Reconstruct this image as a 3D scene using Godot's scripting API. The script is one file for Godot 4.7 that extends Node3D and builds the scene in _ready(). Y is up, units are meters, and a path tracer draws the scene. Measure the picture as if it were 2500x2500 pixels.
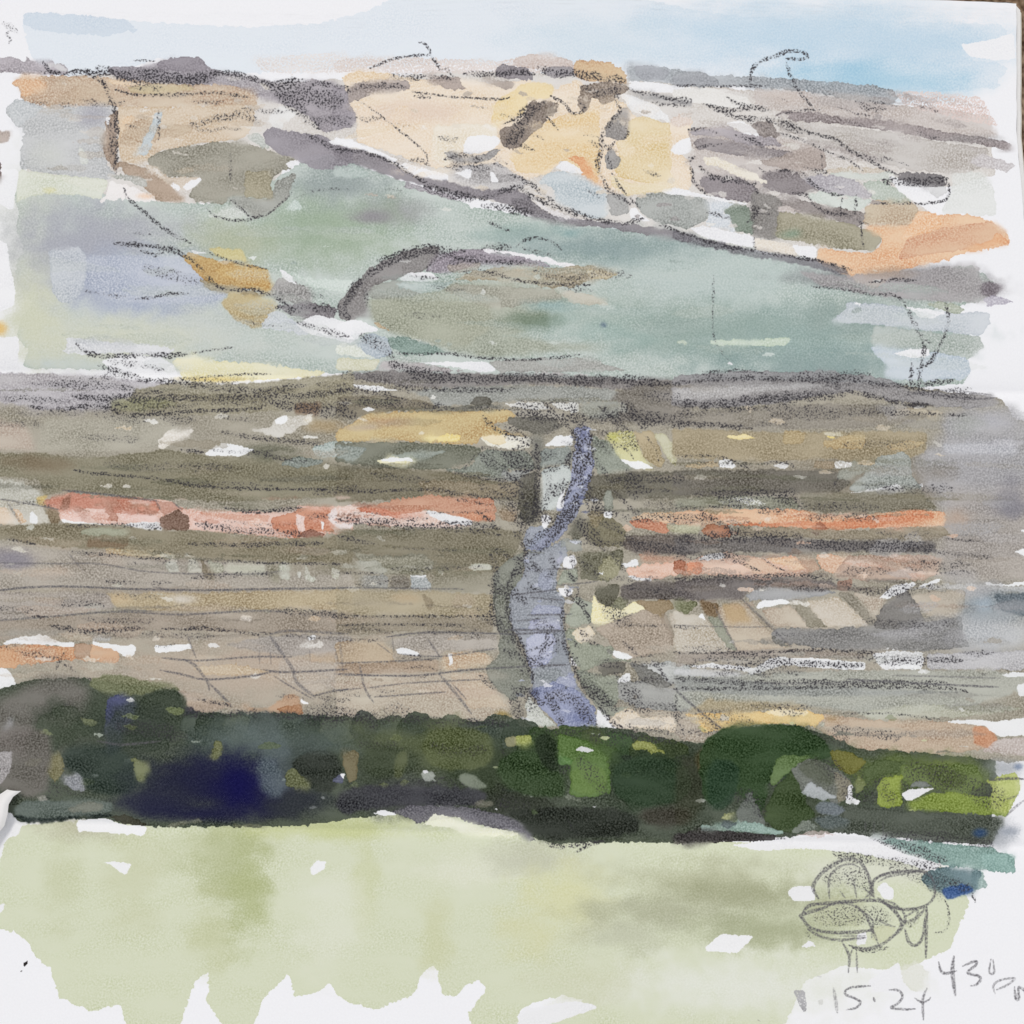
extends Node3D
# An open sketchbook lying on a weathered plank table, seen from above; a watercolour landscape runs across both pages.
# Lengths on the sheet are kept in tenths of a millimetre (one unit = PX metres); the book's middle is the world's origin.

const PX := 0.0001
const MID := 1250.0
const LO := -60.0            # the painted sheet reaches from LO to LO + SPAN units in both directions
const SPAN := 2664.0
const T := 1664              # texels of the pigment picture along each side
const CELL := 2              # texels along one cell of the sheet's mesh
const TK := T / SPAN
const SAT := 0.92            # how pure the pigments are

const THIN := {"painted_hillside": 0.08, "painted_fields": 0.07, "painted_lane": 0.06, "painted_valley": 0.03}   # how far each part of the picture was thinned with water

class Stroke:
	var kind := 0            # 0 brush shape, 1 charcoal, 2 pencil, 3 wet bleed
	var pts := PackedVector2Array()
	var r := 0.0
	var g := 0.0
	var b := 0.0
	var alpha := 0.9
	var soft := 0
	var rim := 0.26
	var dry := 0.0
	var wob := 1.0
	var width := 4.0
	var group := ""
	var title := ""
	var base := false
	var part := true
	var x := 0
	var y := 0
	var w := 0
	var h := 0
	var mask := PackedByteArray()
	var edge := PackedByteArray()
	var far := PackedByteArray()
	var melts := true

class Piece:
	var v := PackedVector3Array()
	var n := PackedVector3Array()
	var uv := PackedVector2Array()
	var i := PackedInt32Array()

var strokes: Array[Stroke] = []
var group_now := ""
var ox := 0.0
var oy := 0.0
var sc := 1.0
var tooth := PackedByteArray()
var melt := PackedByteArray()        # where the wet edge of a stroke runs out
var grain := PackedByteArray()
var slow := PackedByteArray()
var wobble := FastNoiseLite.new()
var bands: Array = []
var labels: Array = []
var band_rows := 52

# ---------------------------------------------------------------- brush, charcoal and pencil
func frame(x: float, y: float, s: float) -> void:
	ox = x; oy = y; sc = s

func on(group: String) -> void:
	group_now = group

func points(a: Array) -> PackedVector2Array:
	var out := PackedVector2Array()
	for k in range(0, a.size() - 1, 2):
		out.append(Vector2((ox + float(a[k]) * sc - LO) * TK, (oy + float(a[k + 1]) * sc - LO) * TK))
	return out

func p(r: int, g: int, b: int, a: Array, alpha := 0.92, soft := 0, rim := 0.26, title := "", dry := 0.0, wob := 1.0) -> void:
	var s := Stroke.new()
	var grey := 0.3 * r + 0.55 * g + 0.15 * b
	s.pts = points(a); s.r = lerpf(grey, r, SAT); s.g = lerpf(grey, g, SAT); s.b = lerpf(grey, b, SAT); s.alpha = alpha; s.soft = soft; s.rim = rim; s.title = title; s.dry = dry; s.wob = wob
	s.group = group_now
	s.melts = title == ""
	var thin: float = THIN.get(group_now, 0.0)
	if group_now == "painted_fields" and absf(s.r - s.b) < 48.0:
		s.r += 1.0; s.g += 2.0; s.b += 1.0
	if r < 226:
		s.r += (246.0 - s.r) * thin; s.g += (246.0 - s.g) * thin; s.b += (246.0 - s.b) * thin
	strokes.append(s)

func base(r: int, g: int, b: int, a: Array, alpha := 0.95, soft := 0, rim := 0.26) -> void:
	p(r, g, b, a, alpha, soft, rim)
	strokes[-1].base = true
	strokes[-1].melts = false

func white(a: Array, v := 236, title := "bare_paper_gap") -> void:
	p(v, v, v + 2, a, 0.96, 0, 0.02, title, 0.0, 0.6)
	strokes[-1].melts = false

func bleed(x: float, y: float, rx: float, ry: float, r: int, g: int, b: int, alpha := 0.6, stray := 22) -> void:
	var s := Stroke.new()
	s.kind = 3; s.part = false; s.soft = stray if group_now != "painted_sky" else 8; s.pts = points([x, y]); s.pts.append(Vector2(rx, ry) * sc * TK)
	var grey := 0.3 * r + 0.55 * g + 0.15 * b
	s.r = lerpf(grey, r, SAT); s.g = lerpf(grey, g, SAT); s.b = lerpf(grey, b, SAT); s.alpha = alpha
	strokes.append(s)

func dabs(many: int, x0: float, y0: float, x1: float, y1: float, long: float, high: float, tints: Array, alpha: float, slant := 0.0, seed_value := 1) -> void:
	# loose dabs of thin paint over a stretch of the sheet
	var rng := RandomNumberGenerator.new()
	rng.seed = seed_value
	for k in many:
		var x := rng.randf_range(x0, x1)
		var y := rng.randf_range(y0, y1)
		var ln := long * rng.randf_range(0.35, 1.3)
		var hg := high * rng.randf_range(0.5, 1.3)
		var t: Array = tints[rng.randi() % tints.size()]
		var sl := slant + rng.randf_range(-0.03, 0.03)
		var j := func() -> float: return rng.randf_range(-0.35, 0.35) * hg
		p(t[0], t[1], t[2], [x - ln, y - ln * sl + j.call(), x - ln * 0.4, y - hg * 0.5 - ln * 0.4 * sl + j.call(), x + ln * 0.5, y - hg * 0.5 + ln * 0.5 * sl + j.call(), x + ln, y + ln * sl + j.call(), x + ln * 0.45, y + hg * 0.5 + ln * 0.45 * sl, x - ln * 0.5, y + hg * 0.5 - ln * 0.5 * sl + j.call()], alpha * rng.randf_range(0.5, 1.2), rng.randi() % 2, 0.3, "", 0.25 if rng.randf() < 0.35 else 0.0)
		strokes[-1].part = false

func flecks(many: int, x0: float, y0: float, x1: float, y1: float, size: float, tints: Array, alpha: float, seed_value: int) -> void:
	var rng := RandomNumberGenerator.new()
	rng.seed = seed_value
	for k in many:
		var x := rng.randf_range(x0, x1)
		var y := rng.randf_range(y0, y1)
		var w := size * rng.randf_range(0.5, 1.8)
		var h := size * rng.randf_range(0.18, 0.6)
		var t: Array = tints[rng.randi() % tints.size()]
		p(t[0], t[1], t[2], [x - w, y + rng.randf_range(-h, h), x - w * 0.2, y - h, x + w, y + rng.randf_range(-h, h) * 0.6, x + w * 0.3, y + h], alpha * rng.randf_range(0.6, 1.1), 0, 0.05)
		strokes[-1].part = false
		strokes[-1].melts = false

func scratches(many: int, x0: float, y0: float, x1: float, y1: float, long: float, wide: float, press: float, slope: float, seed_value: int) -> void:
	var rng := RandomNumberGenerator.new()
	rng.seed = seed_value
	for k in many:
		var x := rng.randf_range(x0, x1)
		var y := rng.randf_range(y0, y1)
		var a := long * rng.randf_range(0.4, 1.4)
		var t := slope + rng.randf_range(-0.05, 0.05)
		c([x - a, y - a * t + rng.randf_range(-6, 6), x, y + rng.randf_range(-6, 6), x + a, y + a * t + rng.randf_range(-6, 6)], wide * rng.randf_range(0.4, 1.5), press * rng.randf_range(0.75, 1.2))
		strokes[-1].part = false

func c(a: Array, width: float, press := 0.62) -> void:
	var s := Stroke.new()
	s.kind = 1; s.pts = points(a); s.width = maxf(width * sc * TK * 1.1 + 1.0, 2.8); s.alpha = press * (1.18 if group_now == "painted_lane" else 1.04); s.r = 56; s.g = 54; s.b = 58
	s.group = group_now; s.title = "charcoal_line" if width < 30.0 else "charcoal_smudge"
	strokes.append(s)

func l(a: Array, width: float, press := 0.6, title := "pencil_line") -> void:
	var s := Stroke.new()
	s.kind = 2; s.pts = points(a); s.alpha = minf(press * 1.2, 0.98)
	s.width = maxf(width * sc * TK * (1.5 if group_now == "pencil_tree_sketch" else 1.25 if group_now == "handwritten_date" else 1.4), 2.0); s.r = 92; s.g = 90; s.b = 94
	s.group = group_now; s.title = title
	strokes.append(s)

func smooth_open(a: PackedVector2Array, step: float) -> PackedVector2Array:
	if a.size() < 2:
		return a
	var cv := Curve2D.new()
	cv.bake_interval = step
	for k in a.size():
		var before := a[maxi(k - 1, 0)]
		var after := a[mini(k + 1, a.size() - 1)]
		var t := (after - before) / 6.0
		cv.add_point(a[k], -t, t)
	return cv.get_baked_points()

func rounded(a: PackedVector2Array) -> PackedVector2Array:
	for turn in 2:
		var out := PackedVector2Array()
		for k in a.size():
			var next := a[(k + 1) % a.size()]
			out.append(a[k].lerp(next, 0.27))
			out.append(a[k].lerp(next, 0.73))
		a = out
	return a

func smooth_closed(a: PackedVector2Array, wob: float) -> PackedVector2Array:
	# corners are cut a little, then the outline is resampled and pushed about as wet paint finds its edge
	var cut := PackedVector2Array()
	for k in a.size():
		var q := a[k]
		var prev := a[(k + a.size() - 1) % a.size()]
		var next := a[(k + 1) % a.size()]
		cut.append(q.lerp(prev, minf(0.16, 3.5 / maxf(q.distance_to(prev), 0.01))))
		cut.append(q.lerp(next, minf(0.16, 3.5 / maxf(q.distance_to(next), 0.01))))
	var out := PackedVector2Array()
	for k in cut.size():
		var q := cut[k]
		var next := cut[(k + 1) % cut.size()]
		var n := maxi(1, int(q.distance_to(next) / 2.5))
		var side := (next - q).orthogonal().normalized()
		for i in n:
			var at := q.lerp(next, float(i) / n)
			var rough := clampf(0.5 + 1.8 * wobble.get_noise_2d(at.x * 0.9 + 900.0, at.y * 1.4), 0.1, 1.4)
			var push := wobble.get_noise_2d(at.x * 2.6, at.y * 2.6) * 3.4 + (wobble.get_noise_2d(at.x * 8.0 + 300.0, at.y * 8.0) * 3.6 + wobble.get_noise_2d(at.x * 24.0, at.y * 24.0 + 700.0) * 2.2) * rough
			out.append(at + side * push * wob)
	return out

func blurred(im: Image, times: int) -> Image:
	var w := im.get_width()
	var h := im.get_height()
	var o: Image = im.duplicate()
	for k in times:
		o.shrink_x2()
	o.resize(w, h, Image.INTERPOLATE_CUBIC)
	return o

func place_box(s: Stroke, lo: Vector2, hi: Vector2, pad: int, unit: int) -> void:
	s.x = maxi(0, int(floor(lo.x)) - pad)
	s.y = maxi(0, int(floor(lo.y)) - pad)
	s.w = mini(T, int(ceil(hi.x)) + pad) - s.x
	s.h = mini(T, int(ceil(hi.y)) + pad) - s.y
	if s.w <= 0 or s.h <= 0:
		s.w = 0; s.h = 0
		return
	s.w = (s.w + unit - 1) / unit * unit     # may pass the sheet's end; what passes it is skipped later
	s.h = (s.h + unit - 1) / unit * unit

func make_mask(at: int) -> void:
	var s := strokes[at]
	if s.kind == 0:
		var a := smooth_closed(rounded(s.pts) if s.group == "painted_hedgerow" and s.melts and s.soft > 0 else s.pts, s.wob)
		var lo := a[0]
		var hi := a[0]
		for q in a:
			lo = lo.min(q); hi = hi.max(q)
		var unit := 1 << maxi(s.soft, 3 if s.melts else 2)
		place_box(s, lo, hi, unit * 2 + 2, unit)
		if s.w == 0:
			return
		var rows: Array = []
		rows.resize(s.h)
		for k in a.size():
			var u := a[k]
			var v := a[(k + 1) % a.size()]
			if u.y > v.y:
				var t := u; u = v; v = t
			var y0 := maxi(0, int(ceil(u.y - 0.5)) - s.y)
			var y1 := mini(s.h - 1, int(ceil(v.y - 0.5)) - 1 - s.y)
			for y in range(y0, y1 + 1):
				var xx := u.x + (v.x - u.x) * (y + s.y + 0.5 - u.y) / (v.y - u.y) - s.x
				if rows[y] == null:
					rows[y] = [xx]
				else:
					rows[y].append(xx)
		var im := Image.create(s.w, s.h, false, Image.FORMAT_L8)
		for y in s.h:
			if rows[y] == null:
				continue
			var xs: Array = rows[y]
			xs.sort()
			for k in range(0, xs.size() - 1, 2):
				var x0 := maxi(0, int(round(xs[k])))
				var x1 := mini(s.w, int(round(xs[k + 1])))
				if x1 > x0:
					im.fill_rect(Rect2i(x0, y, x1 - x0, 1), Color.WHITE)
		if s.soft > 0:
			im = blurred(im, s.soft)
		s.mask = im.get_data()
		s.edge = blurred(im, 2).get_data() if s.part or s.melts else s.mask
		if s.melts:
			s.far = blurred(im, 3).get_data()
		return
	if s.kind == 3:
		var mid := s.pts[0]
		var rad := s.pts[1]
		place_box(s, mid - rad * 1.4, mid + rad * 1.4, 0, 1)
		if s.w == 0:
			return
		var step := 3
		var bw := s.w / step + 2
		var bh := s.h / step + 2
		var small := PackedByteArray()
		small.resize(bw * bh)
		for y in bh:
			var py := s.y + (y + 0.5) * s.h / bh
			for x in bw:
				var px := s.x + (x + 0.5) * s.w / bw
				var ex := (px - mid.x) / rad.x + s.soft * 0.01 * wobble.get_noise_2d(px * 1.3, py * 1.3)
				var ey := (py - mid.y) / rad.y + s.soft * 0.01 * wobble.get_noise_2d(px * 1.3 + 500.0, py * 1.3)
				var d := 1.0 - ex * ex - ey * ey
				if d > 0.0:
					small[y * bw + x] = int(255.0 * d * d)
		var im := Image.create_from_data(bw, bh, false, Image.FORMAT_L8, small)
		im.resize(s.w, s.h, Image.INTERPOLATE_BILINEAR)
		s.mask = im.get_data()
		return
	var line := smooth_open(s.pts, 1.6)
	if line.is_empty():
		return
	var r := s.width * 0.5 + 0.6
	var lo2 := line[0]
	var hi2 := line[0]
	for q in line:
		lo2 = lo2.min(q); hi2 = hi2.max(q)
	place_box(s, lo2, hi2, int(r * 1.4) + 2, 1)
	s.mask.resize(s.w * s.h)
	var jit := 0.25 if s.kind == 1 else 0.12
	for k in line.size():
		var q := line[k]
		var rr := r * (0.82 + 0.5 * jit + jit * 1.6 * wobble.get_noise_2d(k * 1.7 + at * 37.0, at * 11.0))
		var taper := minf(1.0, 0.45 + minf(k, line.size() - 1 - k) * 0.05)
		rr *= taper
		var push := 1.0
		if s.kind == 1:
			push = clampf(0.86 + 1.1 * wobble.get_noise_2d(k * 2.6 + at * 91.0, at * 17.0 + 40.0), 0.45, 1.15)
			q += Vector2(wobble.get_noise_2d(k * 5.0, at * 23.0), wobble.get_noise_2d(k * 5.0 + 400.0, at * 23.0)) * minf(rr, 7.0) * 0.7
		for y in range(maxi(0, int(q.y - rr) - s.y), mini(s.h, int(q.y + rr) + 2 - s.y)):
			for x in range(maxi(0, int(q.x - rr) - s.x), mini(s.w, int(q.x + rr) + 2 - s.x)):
				var d := Vector2(x + s.x + 0.5, y + s.y + 0.5).distance_squared_to(q) / (rr * rr)
				if d < 1.0:
					var m := mini(255, int(255.0 * push * (1.0 - d * d)))
					if m > s.mask[y * s.w + x]:
						s.mask[y * s.w + x] = m

func paint_band(band: int) -> void:
	var y0 := band * band_rows
	var y1 := mini(T, y0 + band_rows)
	var cv := PackedFloat32Array()
	cv.resize((y1 - y0) * T * 3)
	var lab := PackedInt32Array()
	lab.resize((y1 - y0) / CELL * (T / CELL))
	lab.fill(-1)
	var many := T * T
	for k in (y1 - y0) * T:
		var f := (grain[y0 * T + k] - 128) * 0.022
		cv[k * 3] = 238.0 + f; cv[k * 3 + 1] = 238.0 + f; cv[k * 3 + 2] = 240.5 + f
	for at in strokes.size():
		var s := strokes[at]
		if s.w == 0 or s.y >= y1 or s.y + s.h <= y0:
			continue
		var mask := s.mask
		var edge := s.edge
		var far := s.far
		var melts := not far.is_empty()
		var wid := mini(s.w, T - s.x)
		var r := s.r
		var g := s.g
		var b := s.b
		var dr := minf(250.0 - r, 74.0)
		var dg := minf(250.0 - g, 74.0)
		var db := minf(250.0 - b, 74.0)
		var ka := s.alpha / 255.0
		var rk := s.rim * 2.0 / 255.0
		var kind := s.kind
		var dry := s.dry
		var gritty := 0.0034 if s.group != "painted_meadow" and s.group != "painted_sky" else 0.0018
		var calm := 0.0023 if s.group != "painted_meadow" and s.group != "painted_sky" else 0.0006
		var shift := (at * 52391) % many
		for y in range(maxi(y0, s.y), mini(mini(y1, s.y + s.h), T)):
			var mi := (y - s.y) * s.w
			var fi := y * T + s.x
			var ci := ((y - y0) * T + s.x) * 3
			var lrow := (y - y0) / CELL * (T / CELL) if y % CELL == 0 else -1
			for x in wid:
				var m := mask[mi + x]
				var own := m
				if melts:
					var run := melt[(fi + x + shift) % many]
					if run > 0:
						m += (far[mi + x] - m) * run / 255
				if m == 0:
					continue
				var f: float
				var k := 0.0
				if kind == 0:
					f = m * ka
					var sl := slow[(fi + x + shift) % many]
					k = maxf(m - edge[mi + x], -60.0) * rk + (grain[fi + x] - 128) * gritty * (sl * 0.0125 - 0.55) + (sl - 128) * calm
					if dry > 0.0:
						f *= clampf((tooth[fi + x] / 255.0 - dry) * 6.0 + 0.5, 0.0, 1.0)
				elif kind == 3:
					f = clampf(m * ka + m * (255 - m) * ((grain[fi + x] - 128) * 0.6 + (slow[fi + x] - 128) * 1.4) * 0.0000001, 0.0, 1.0)
					k = (grain[fi + x] - 128) * 0.0015
				elif kind == 1:
					f = clampf((m * s.alpha * 1.0 + tooth[fi + x] - 255.0) * 0.0115, 0.0, 1.0) * 0.8 + m * s.alpha * 0.0006
				else:
					f = m * ka * (0.62 + (tooth[fi + x] - 128) * 0.0034)
				var j := ci + x * 3
				cv[j] += (r - dr * k - cv[j]) * f
				cv[j + 1] += (g - dg * k - cv[j + 1]) * f
				cv[j + 2] += (b - db * k - cv[j + 2]) * f
				if lrow >= 0 and own > 110 and s.part and (s.x + x) % CELL == 0:
					lab[lrow + (s.x + x) / CELL] = at
	var bytes := PackedByteArray()
	bytes.resize((y1 - y0) * T * 3)
	for k in bytes.size():
		bytes[k] = clampi(int(cv[k] + 0.5), 0, 255)
	bands[band] = bytes
	labels[band] = lab

func field(noise: FastNoiseLite, wide: int, high: int) -> PackedByteArray:
	var im := noise.get_image(wide, high, false, false, true)
	im.convert(Image.FORMAT_L8)
	if wide != T or high != T:
		im.resize(T, T, Image.INTERPOLATE_CUBIC)
	return im.get_data()

func ranked(a: PackedByteArray) -> PackedByteArray:
	# spreads the heights evenly, so that a pressure is the share of the tooth that takes the charcoal
	var many := PackedInt32Array()
	many.resize(256)
	for k in range(0, a.size(), 7):
		many[a[k]] += 1
	var rank := PackedByteArray()
	rank.resize(256)
	var sum := 0
	for v in 256:
		sum += many[v]
		rank[v] = clampi(int(255.0 * sum * 7.0 / a.size()), 0, 255)
	var out := a.duplicate()
	for k in a.size():
		out[k] = rank[a[k]]
	return out

func noise_of(seed_value: int, frequency: float, octaves := 3, kind := FastNoiseLite.TYPE_SIMPLEX_SMOOTH) -> FastNoiseLite:
	var n := FastNoiseLite.new()
	n.seed = seed_value; n.frequency = frequency; n.noise_type = kind
	n.fractal_type = FastNoiseLite.FRACTAL_FBM if octaves > 1 else FastNoiseLite.FRACTAL_NONE
	n.fractal_octaves = octaves
	return n

# ---------------------------------------------------------------- the sheet's shape
func gutter(x: float) -> float:
	return 905.0 + x * 0.021

func page_end(y: float) -> float:      # where the right edge of the open pages lies
	var far := 2481.0 + maxf(0.0, y - 320.0) * 0.085 if y < 950.0 else 2546.0 + (y - 950.0) * 0.03
	return far + wobble.get_noise_2d(y * 0.4, 55.0) * 2.0

func page_top(x: float) -> float:
	return (x - 2250.0) * 0.028 + wobble.get_noise_2d(x * 0.4, 155.0) * 1.5

func sheet_height(x: float, y: float) -> float:
	var d := y - gutter(x)
	var dip := -11.0 * exp(-absf(d) / 22.0) - 8.0 * exp(-absf(d) / 120.0)
	var e := y - (2006.0 + x * 0.0244)
	dip += -9.0 * exp(-absf(e) / 14.0) - 5.0 * exp(-absf(e) / 90.0)
	var cockle := wobble.get_noise_2d(x * 0.055 + 40.0, y * 0.055) * 5.0
	return (17.0 + dip * 0.7 + cockle * 0.7) * PX

func at_sheet(x: float, y: float) -> Vector3:
	return Vector3((x - MID) * PX, sheet_height(x, y), (y - MID) * PX)

func sheet_normal(x: float, y: float) -> Vector3:
	var e := 6.0
	var hx := sheet_height(x + e, y) - sheet_height(x - e, y)
	var hy := sheet_height(x, y + e) - sheet_height(x, y - e)
	return Vector3(-hx, 2.0 * e * PX, -hy).normalized()

func warped(gx: float, gy: float) -> Vector2:
	# the mesh's grid lines follow the page's edges near its right and top borders
	var y := gy
	if gy < 60.0:
		var t := page_top(gx)
		y = 60.0 - (60.0 - gy) * (60.0 - t) / (60.0 - LO)
	var x := gx
	if gx > 2400.0:
		x = 2400.0 + (gx - 2400.0) * (page_end(y) - 2400.0) / (LO + SPAN - 2400.0)
	return Vector2(x, y)

func shade_name(s: Stroke) -> String:
	if s.title != "":
		return s.title
	var col := Color(s.r / 255.0, s.g / 255.0, s.b / 255.0)
	if col.v < 0.36:
		return "dark_brush_stroke"
	if col.s < 0.075:
		return "pale_brush_stroke" if col.v > 0.8 else "grey_brush_stroke"
	var hue := col.h * 360.0
	if hue < 22.0 or hue > 330.0:
		return "red_brush_stroke" if col.s > 0.2 else "mauve_brush_stroke"
	if hue < 34.0:
		return "orange_brush_stroke" if col.s > 0.28 else "brown_brush_stroke"
	if hue < 52.0:
		return "ochre_brush_stroke" if col.v > 0.62 else "brown_brush_stroke"
	if hue < 75.0:
		return "olive_brush_stroke"
	if hue < 190.0:
		return "green_brush_stroke"
	return "blue_brush_stroke" if hue < 265.0 else "violet_brush_stroke"

# ---------------------------------------------------------------- the picture, laid down in the order it was painted
func paint_grounds() -> void:
	frame(0, 0, 1.294)
	on("painted_sky")
	base(222, 229, 236, [44,28,70,24,130,30,330,45,470,52,600,46,690,22,780,-20,1190,-20,1230,2,1300,18,1400,32,1480,36,1780,44,1888,46,1898,56,1898,74,1880,80,1812,92,1818,108,1830,114,1880,118,1896,124,1898,140,1880,152,1890,165,1700,178,1500,168,1300,150,1100,130,830,122,600,135,420,140,300,110,160,160,100,140,60,110,50,70,44,44], 0.9, 0, 0.05)
	bleed(1500, 60, 520, 100, 190, 213, 229, 0.8)
	bleed(1700, 90, 360, 90, 186, 211, 228, 0.7)
	bleed(1640, 155, 280, 60, 150, 196, 220, 0.75)
	bleed(1120, 80, 260, 80, 206, 221, 231, 0.6)
	p(206, 217, 228, [44,26,70,24,170,30,240,38,260,58,200,68,120,64,60,54,44,44], 0.85, 0, 0.1, "blue_brush_stroke")
	on("painted_hillside")
	base(210, 204, 197, [46,200,44,150,200,140,500,160,640,150,860,135,1100,140,1300,160,1500,180,1690,200,1860,240,1880,330,1760,360,1740,470,1620,500,1400,470,1200,430,1000,400,760,340,620,290,560,300,500,360,300,400,110,360,50,340], 0.9)
	on("painted_valley")
	base(184, 195, 188, [44,336,110,340,215,370,300,380,380,385,500,352,560,312,620,292,700,320,760,342,900,392,1100,424,1250,442,1450,482,1620,512,1700,522,1830,500,1880,535,1870,560,1820,575,1700,588,1790,596,1830,606,1816,622,1846,640,1820,654,1838,668,1812,690,1830,704,1820,722,1700,735,1500,720,1100,715,700,705,330,700,60,694,38,690,54,660,30,640,40,600,62,575,34,540,28,500,46,470,30,430,36,400,26,372], 0.96)
	bleed(330, 620, 380, 120, 200, 205, 198, 0.9)
	bleed(60, 500, 110, 300, 206, 209, 196, 0.8)
	bleed(240, 440, 230, 70, 176, 177, 182, 0.85)
	bleed(250, 540, 260, 90, 186, 192, 206, 0.8)
	bleed(1400, 520, 300, 90, 182, 197, 193, 0.7)
	bleed(1500, 640, 420, 90, 150, 172, 168, 0.9)
	bleed(1150, 600, 300, 90, 160, 176, 166, 0.6)
	bleed(1750, 545, 200, 40, 150, 147, 148, 0.7)
	bleed(600, 470, 260, 60, 184, 194, 180, 0.8)
	bleed(740, 400, 120, 40, 150, 148, 152, 0.75)
	bleed(1000, 440, 160, 30, 150, 172, 166, 0.7)
	bleed(610, 430, 230, 110, 154, 172, 148, 0.9)
	bleed(640, 350, 140, 60, 146, 156, 156, 0.8)
	bleed(430, 455, 140, 80, 176, 182, 156, 0.8)
	bleed(140, 465, 200, 130, 168, 170, 180, 0.95)
	bleed(290, 530, 210, 90, 164, 173, 194, 0.95)
	bleed(200, 645, 260, 70, 208, 210, 190, 0.9)
	bleed(60, 600, 80, 150, 206, 208, 184, 0.9)
	bleed(1150, 470, 260, 60, 136, 156, 156, 0.85)
	bleed(1300, 525, 220, 80, 188, 200, 196, 0.85)
	bleed(1350, 625, 300, 80, 144, 164, 156, 0.7)
	bleed(1560, 690, 320, 60, 130, 152, 150, 0.7)
	bleed(1630, 600, 180, 70, 138, 156, 150, 0.8)
	bleed(1660, 520, 240, 36, 116, 116, 120, 0.8)
	on("painted_fields")
	base(152, 144, 128, [-50,706,60,704,200,714,330,742,520,742,700,700,900,706,1100,716,1500,716,1700,726,1830,744,1890,750,1915,790,1960,800,1990,1440,1700,1430,1500,1390,1300,1420,1100,1400,800,1390,500,1380,200,1340,-50,1330], 0.97)
	bleed(120, 745, 260, 50, 180, 175, 178, 0.9)
	bleed(1840, 880, 140, 140, 165, 163, 170, 0.9)
	bleed(250, 820, 340, 60, 164, 158, 144, 0.8)
	bleed(450, 900, 460, 50, 122, 117, 96, 0.9)
	bleed(250, 1080, 420, 80, 165, 152, 140, 0.8)
	bleed(750, 1050, 300, 70, 130, 122, 102, 0.8)
	bleed(500, 1260, 500, 110, 186, 170, 153, 0.9)
	bleed(1650, 900, 330, 80, 122, 112, 98, 0.7)
	bleed(1500, 1210, 420, 90, 178, 168, 154, 0.8)
	bleed(1650, 1310, 330, 60, 176, 174, 162, 0.8)
	bleed(1850, 1180, 140, 120, 176, 178, 184, 0.8)
	on("painted_meadow")
	base(208, 213, 184, [-50,1600,14,1588,30,1560,130,1548,330,1552,500,1552,700,1535,790,1520,960,1565,1030,1580,1330,1585,1500,1596,1700,1618,1790,1640,1830,1700,1790,1790,1700,1830,1590,1822,1520,1850,1480,1930,1400,1990,985,1990,978,1932,990,1908,1075,1895,1105,1886,1060,1878,1000,1892,975,1914,985,1940,900,1990,890,1930,884,1915,920,1862,905,1852,880,1856,860,1880,836,1878,822,1822,800,1830,780,1876,705,1906,640,1882,620,1850,600,1872,556,1880,546,1836,500,1880,478,1932,460,1990,430,1990,420,1932,390,1890,396,1830,370,1850,340,1932,330,1990,250,1990,236,1922,225,1892,172,1908,112,1880,98,1830,70,1806,54,1780,30,1758,-50,1740], 0.97, 0, 0.1)
	bleed(440, 1640, 90, 180, 158, 166, 114, 0.5, 18)
	bleed(420, 1610, 150, 130, 178, 184, 138, 0.5, 18)
	bleed(470, 1690, 60, 150, 170, 178, 122, 0.55, 24)
	bleed(400, 1760, 70, 110, 188, 192, 146, 0.5, 24)
	bleed(120, 1660, 60, 160, 192, 196, 158, 0.5, 24)
	bleed(250, 1650, 90, 170, 196, 199, 162, 0.5, 24)
	bleed(640, 1560, 260, 40, 190, 196, 134, 0.75, 30)
	bleed(690, 1650, 40, 170, 196, 200, 152, 0.45, 24)
	bleed(620, 1740, 120, 150, 222, 224, 208, 0.5, 24)
	bleed(820, 1760, 50, 130, 196, 198, 152, 0.5, 24)
	bleed(880, 1640, 150, 60, 222, 223, 206, 0.6, 24)
	bleed(1010, 1620, 140, 50, 184, 184, 164, 0.6, 24)
	bleed(1070, 1690, 130, 110, 212, 211, 162, 0.7, 24)
	bleed(1000, 1760, 100, 90, 208, 207, 160, 0.5, 24)
	bleed(1330, 1660, 300, 60, 176, 178, 146, 0.7, 24)
	bleed(1420, 1690, 260, 50, 158, 161, 128, 0.8, 24)
	bleed(1240, 1720, 240, 46, 168, 170, 142, 0.75, 24)
	bleed(1180, 1765, 160, 50, 182, 184, 160, 0.6, 24)
	bleed(1440, 1755, 240, 50, 160, 165, 130, 0.8, 24)
	bleed(1400, 1860, 420, 90, 224, 226, 216, 0.85, 30)
	bleed(1640, 1640, 260, 46, 216, 217, 202, 0.7, 30)
	bleed(1100, 1850, 160, 80, 204, 206, 176, 0.5, 24)
	bleed(150, 1560, 140, 40, 176, 172, 148, 0.6)

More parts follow.
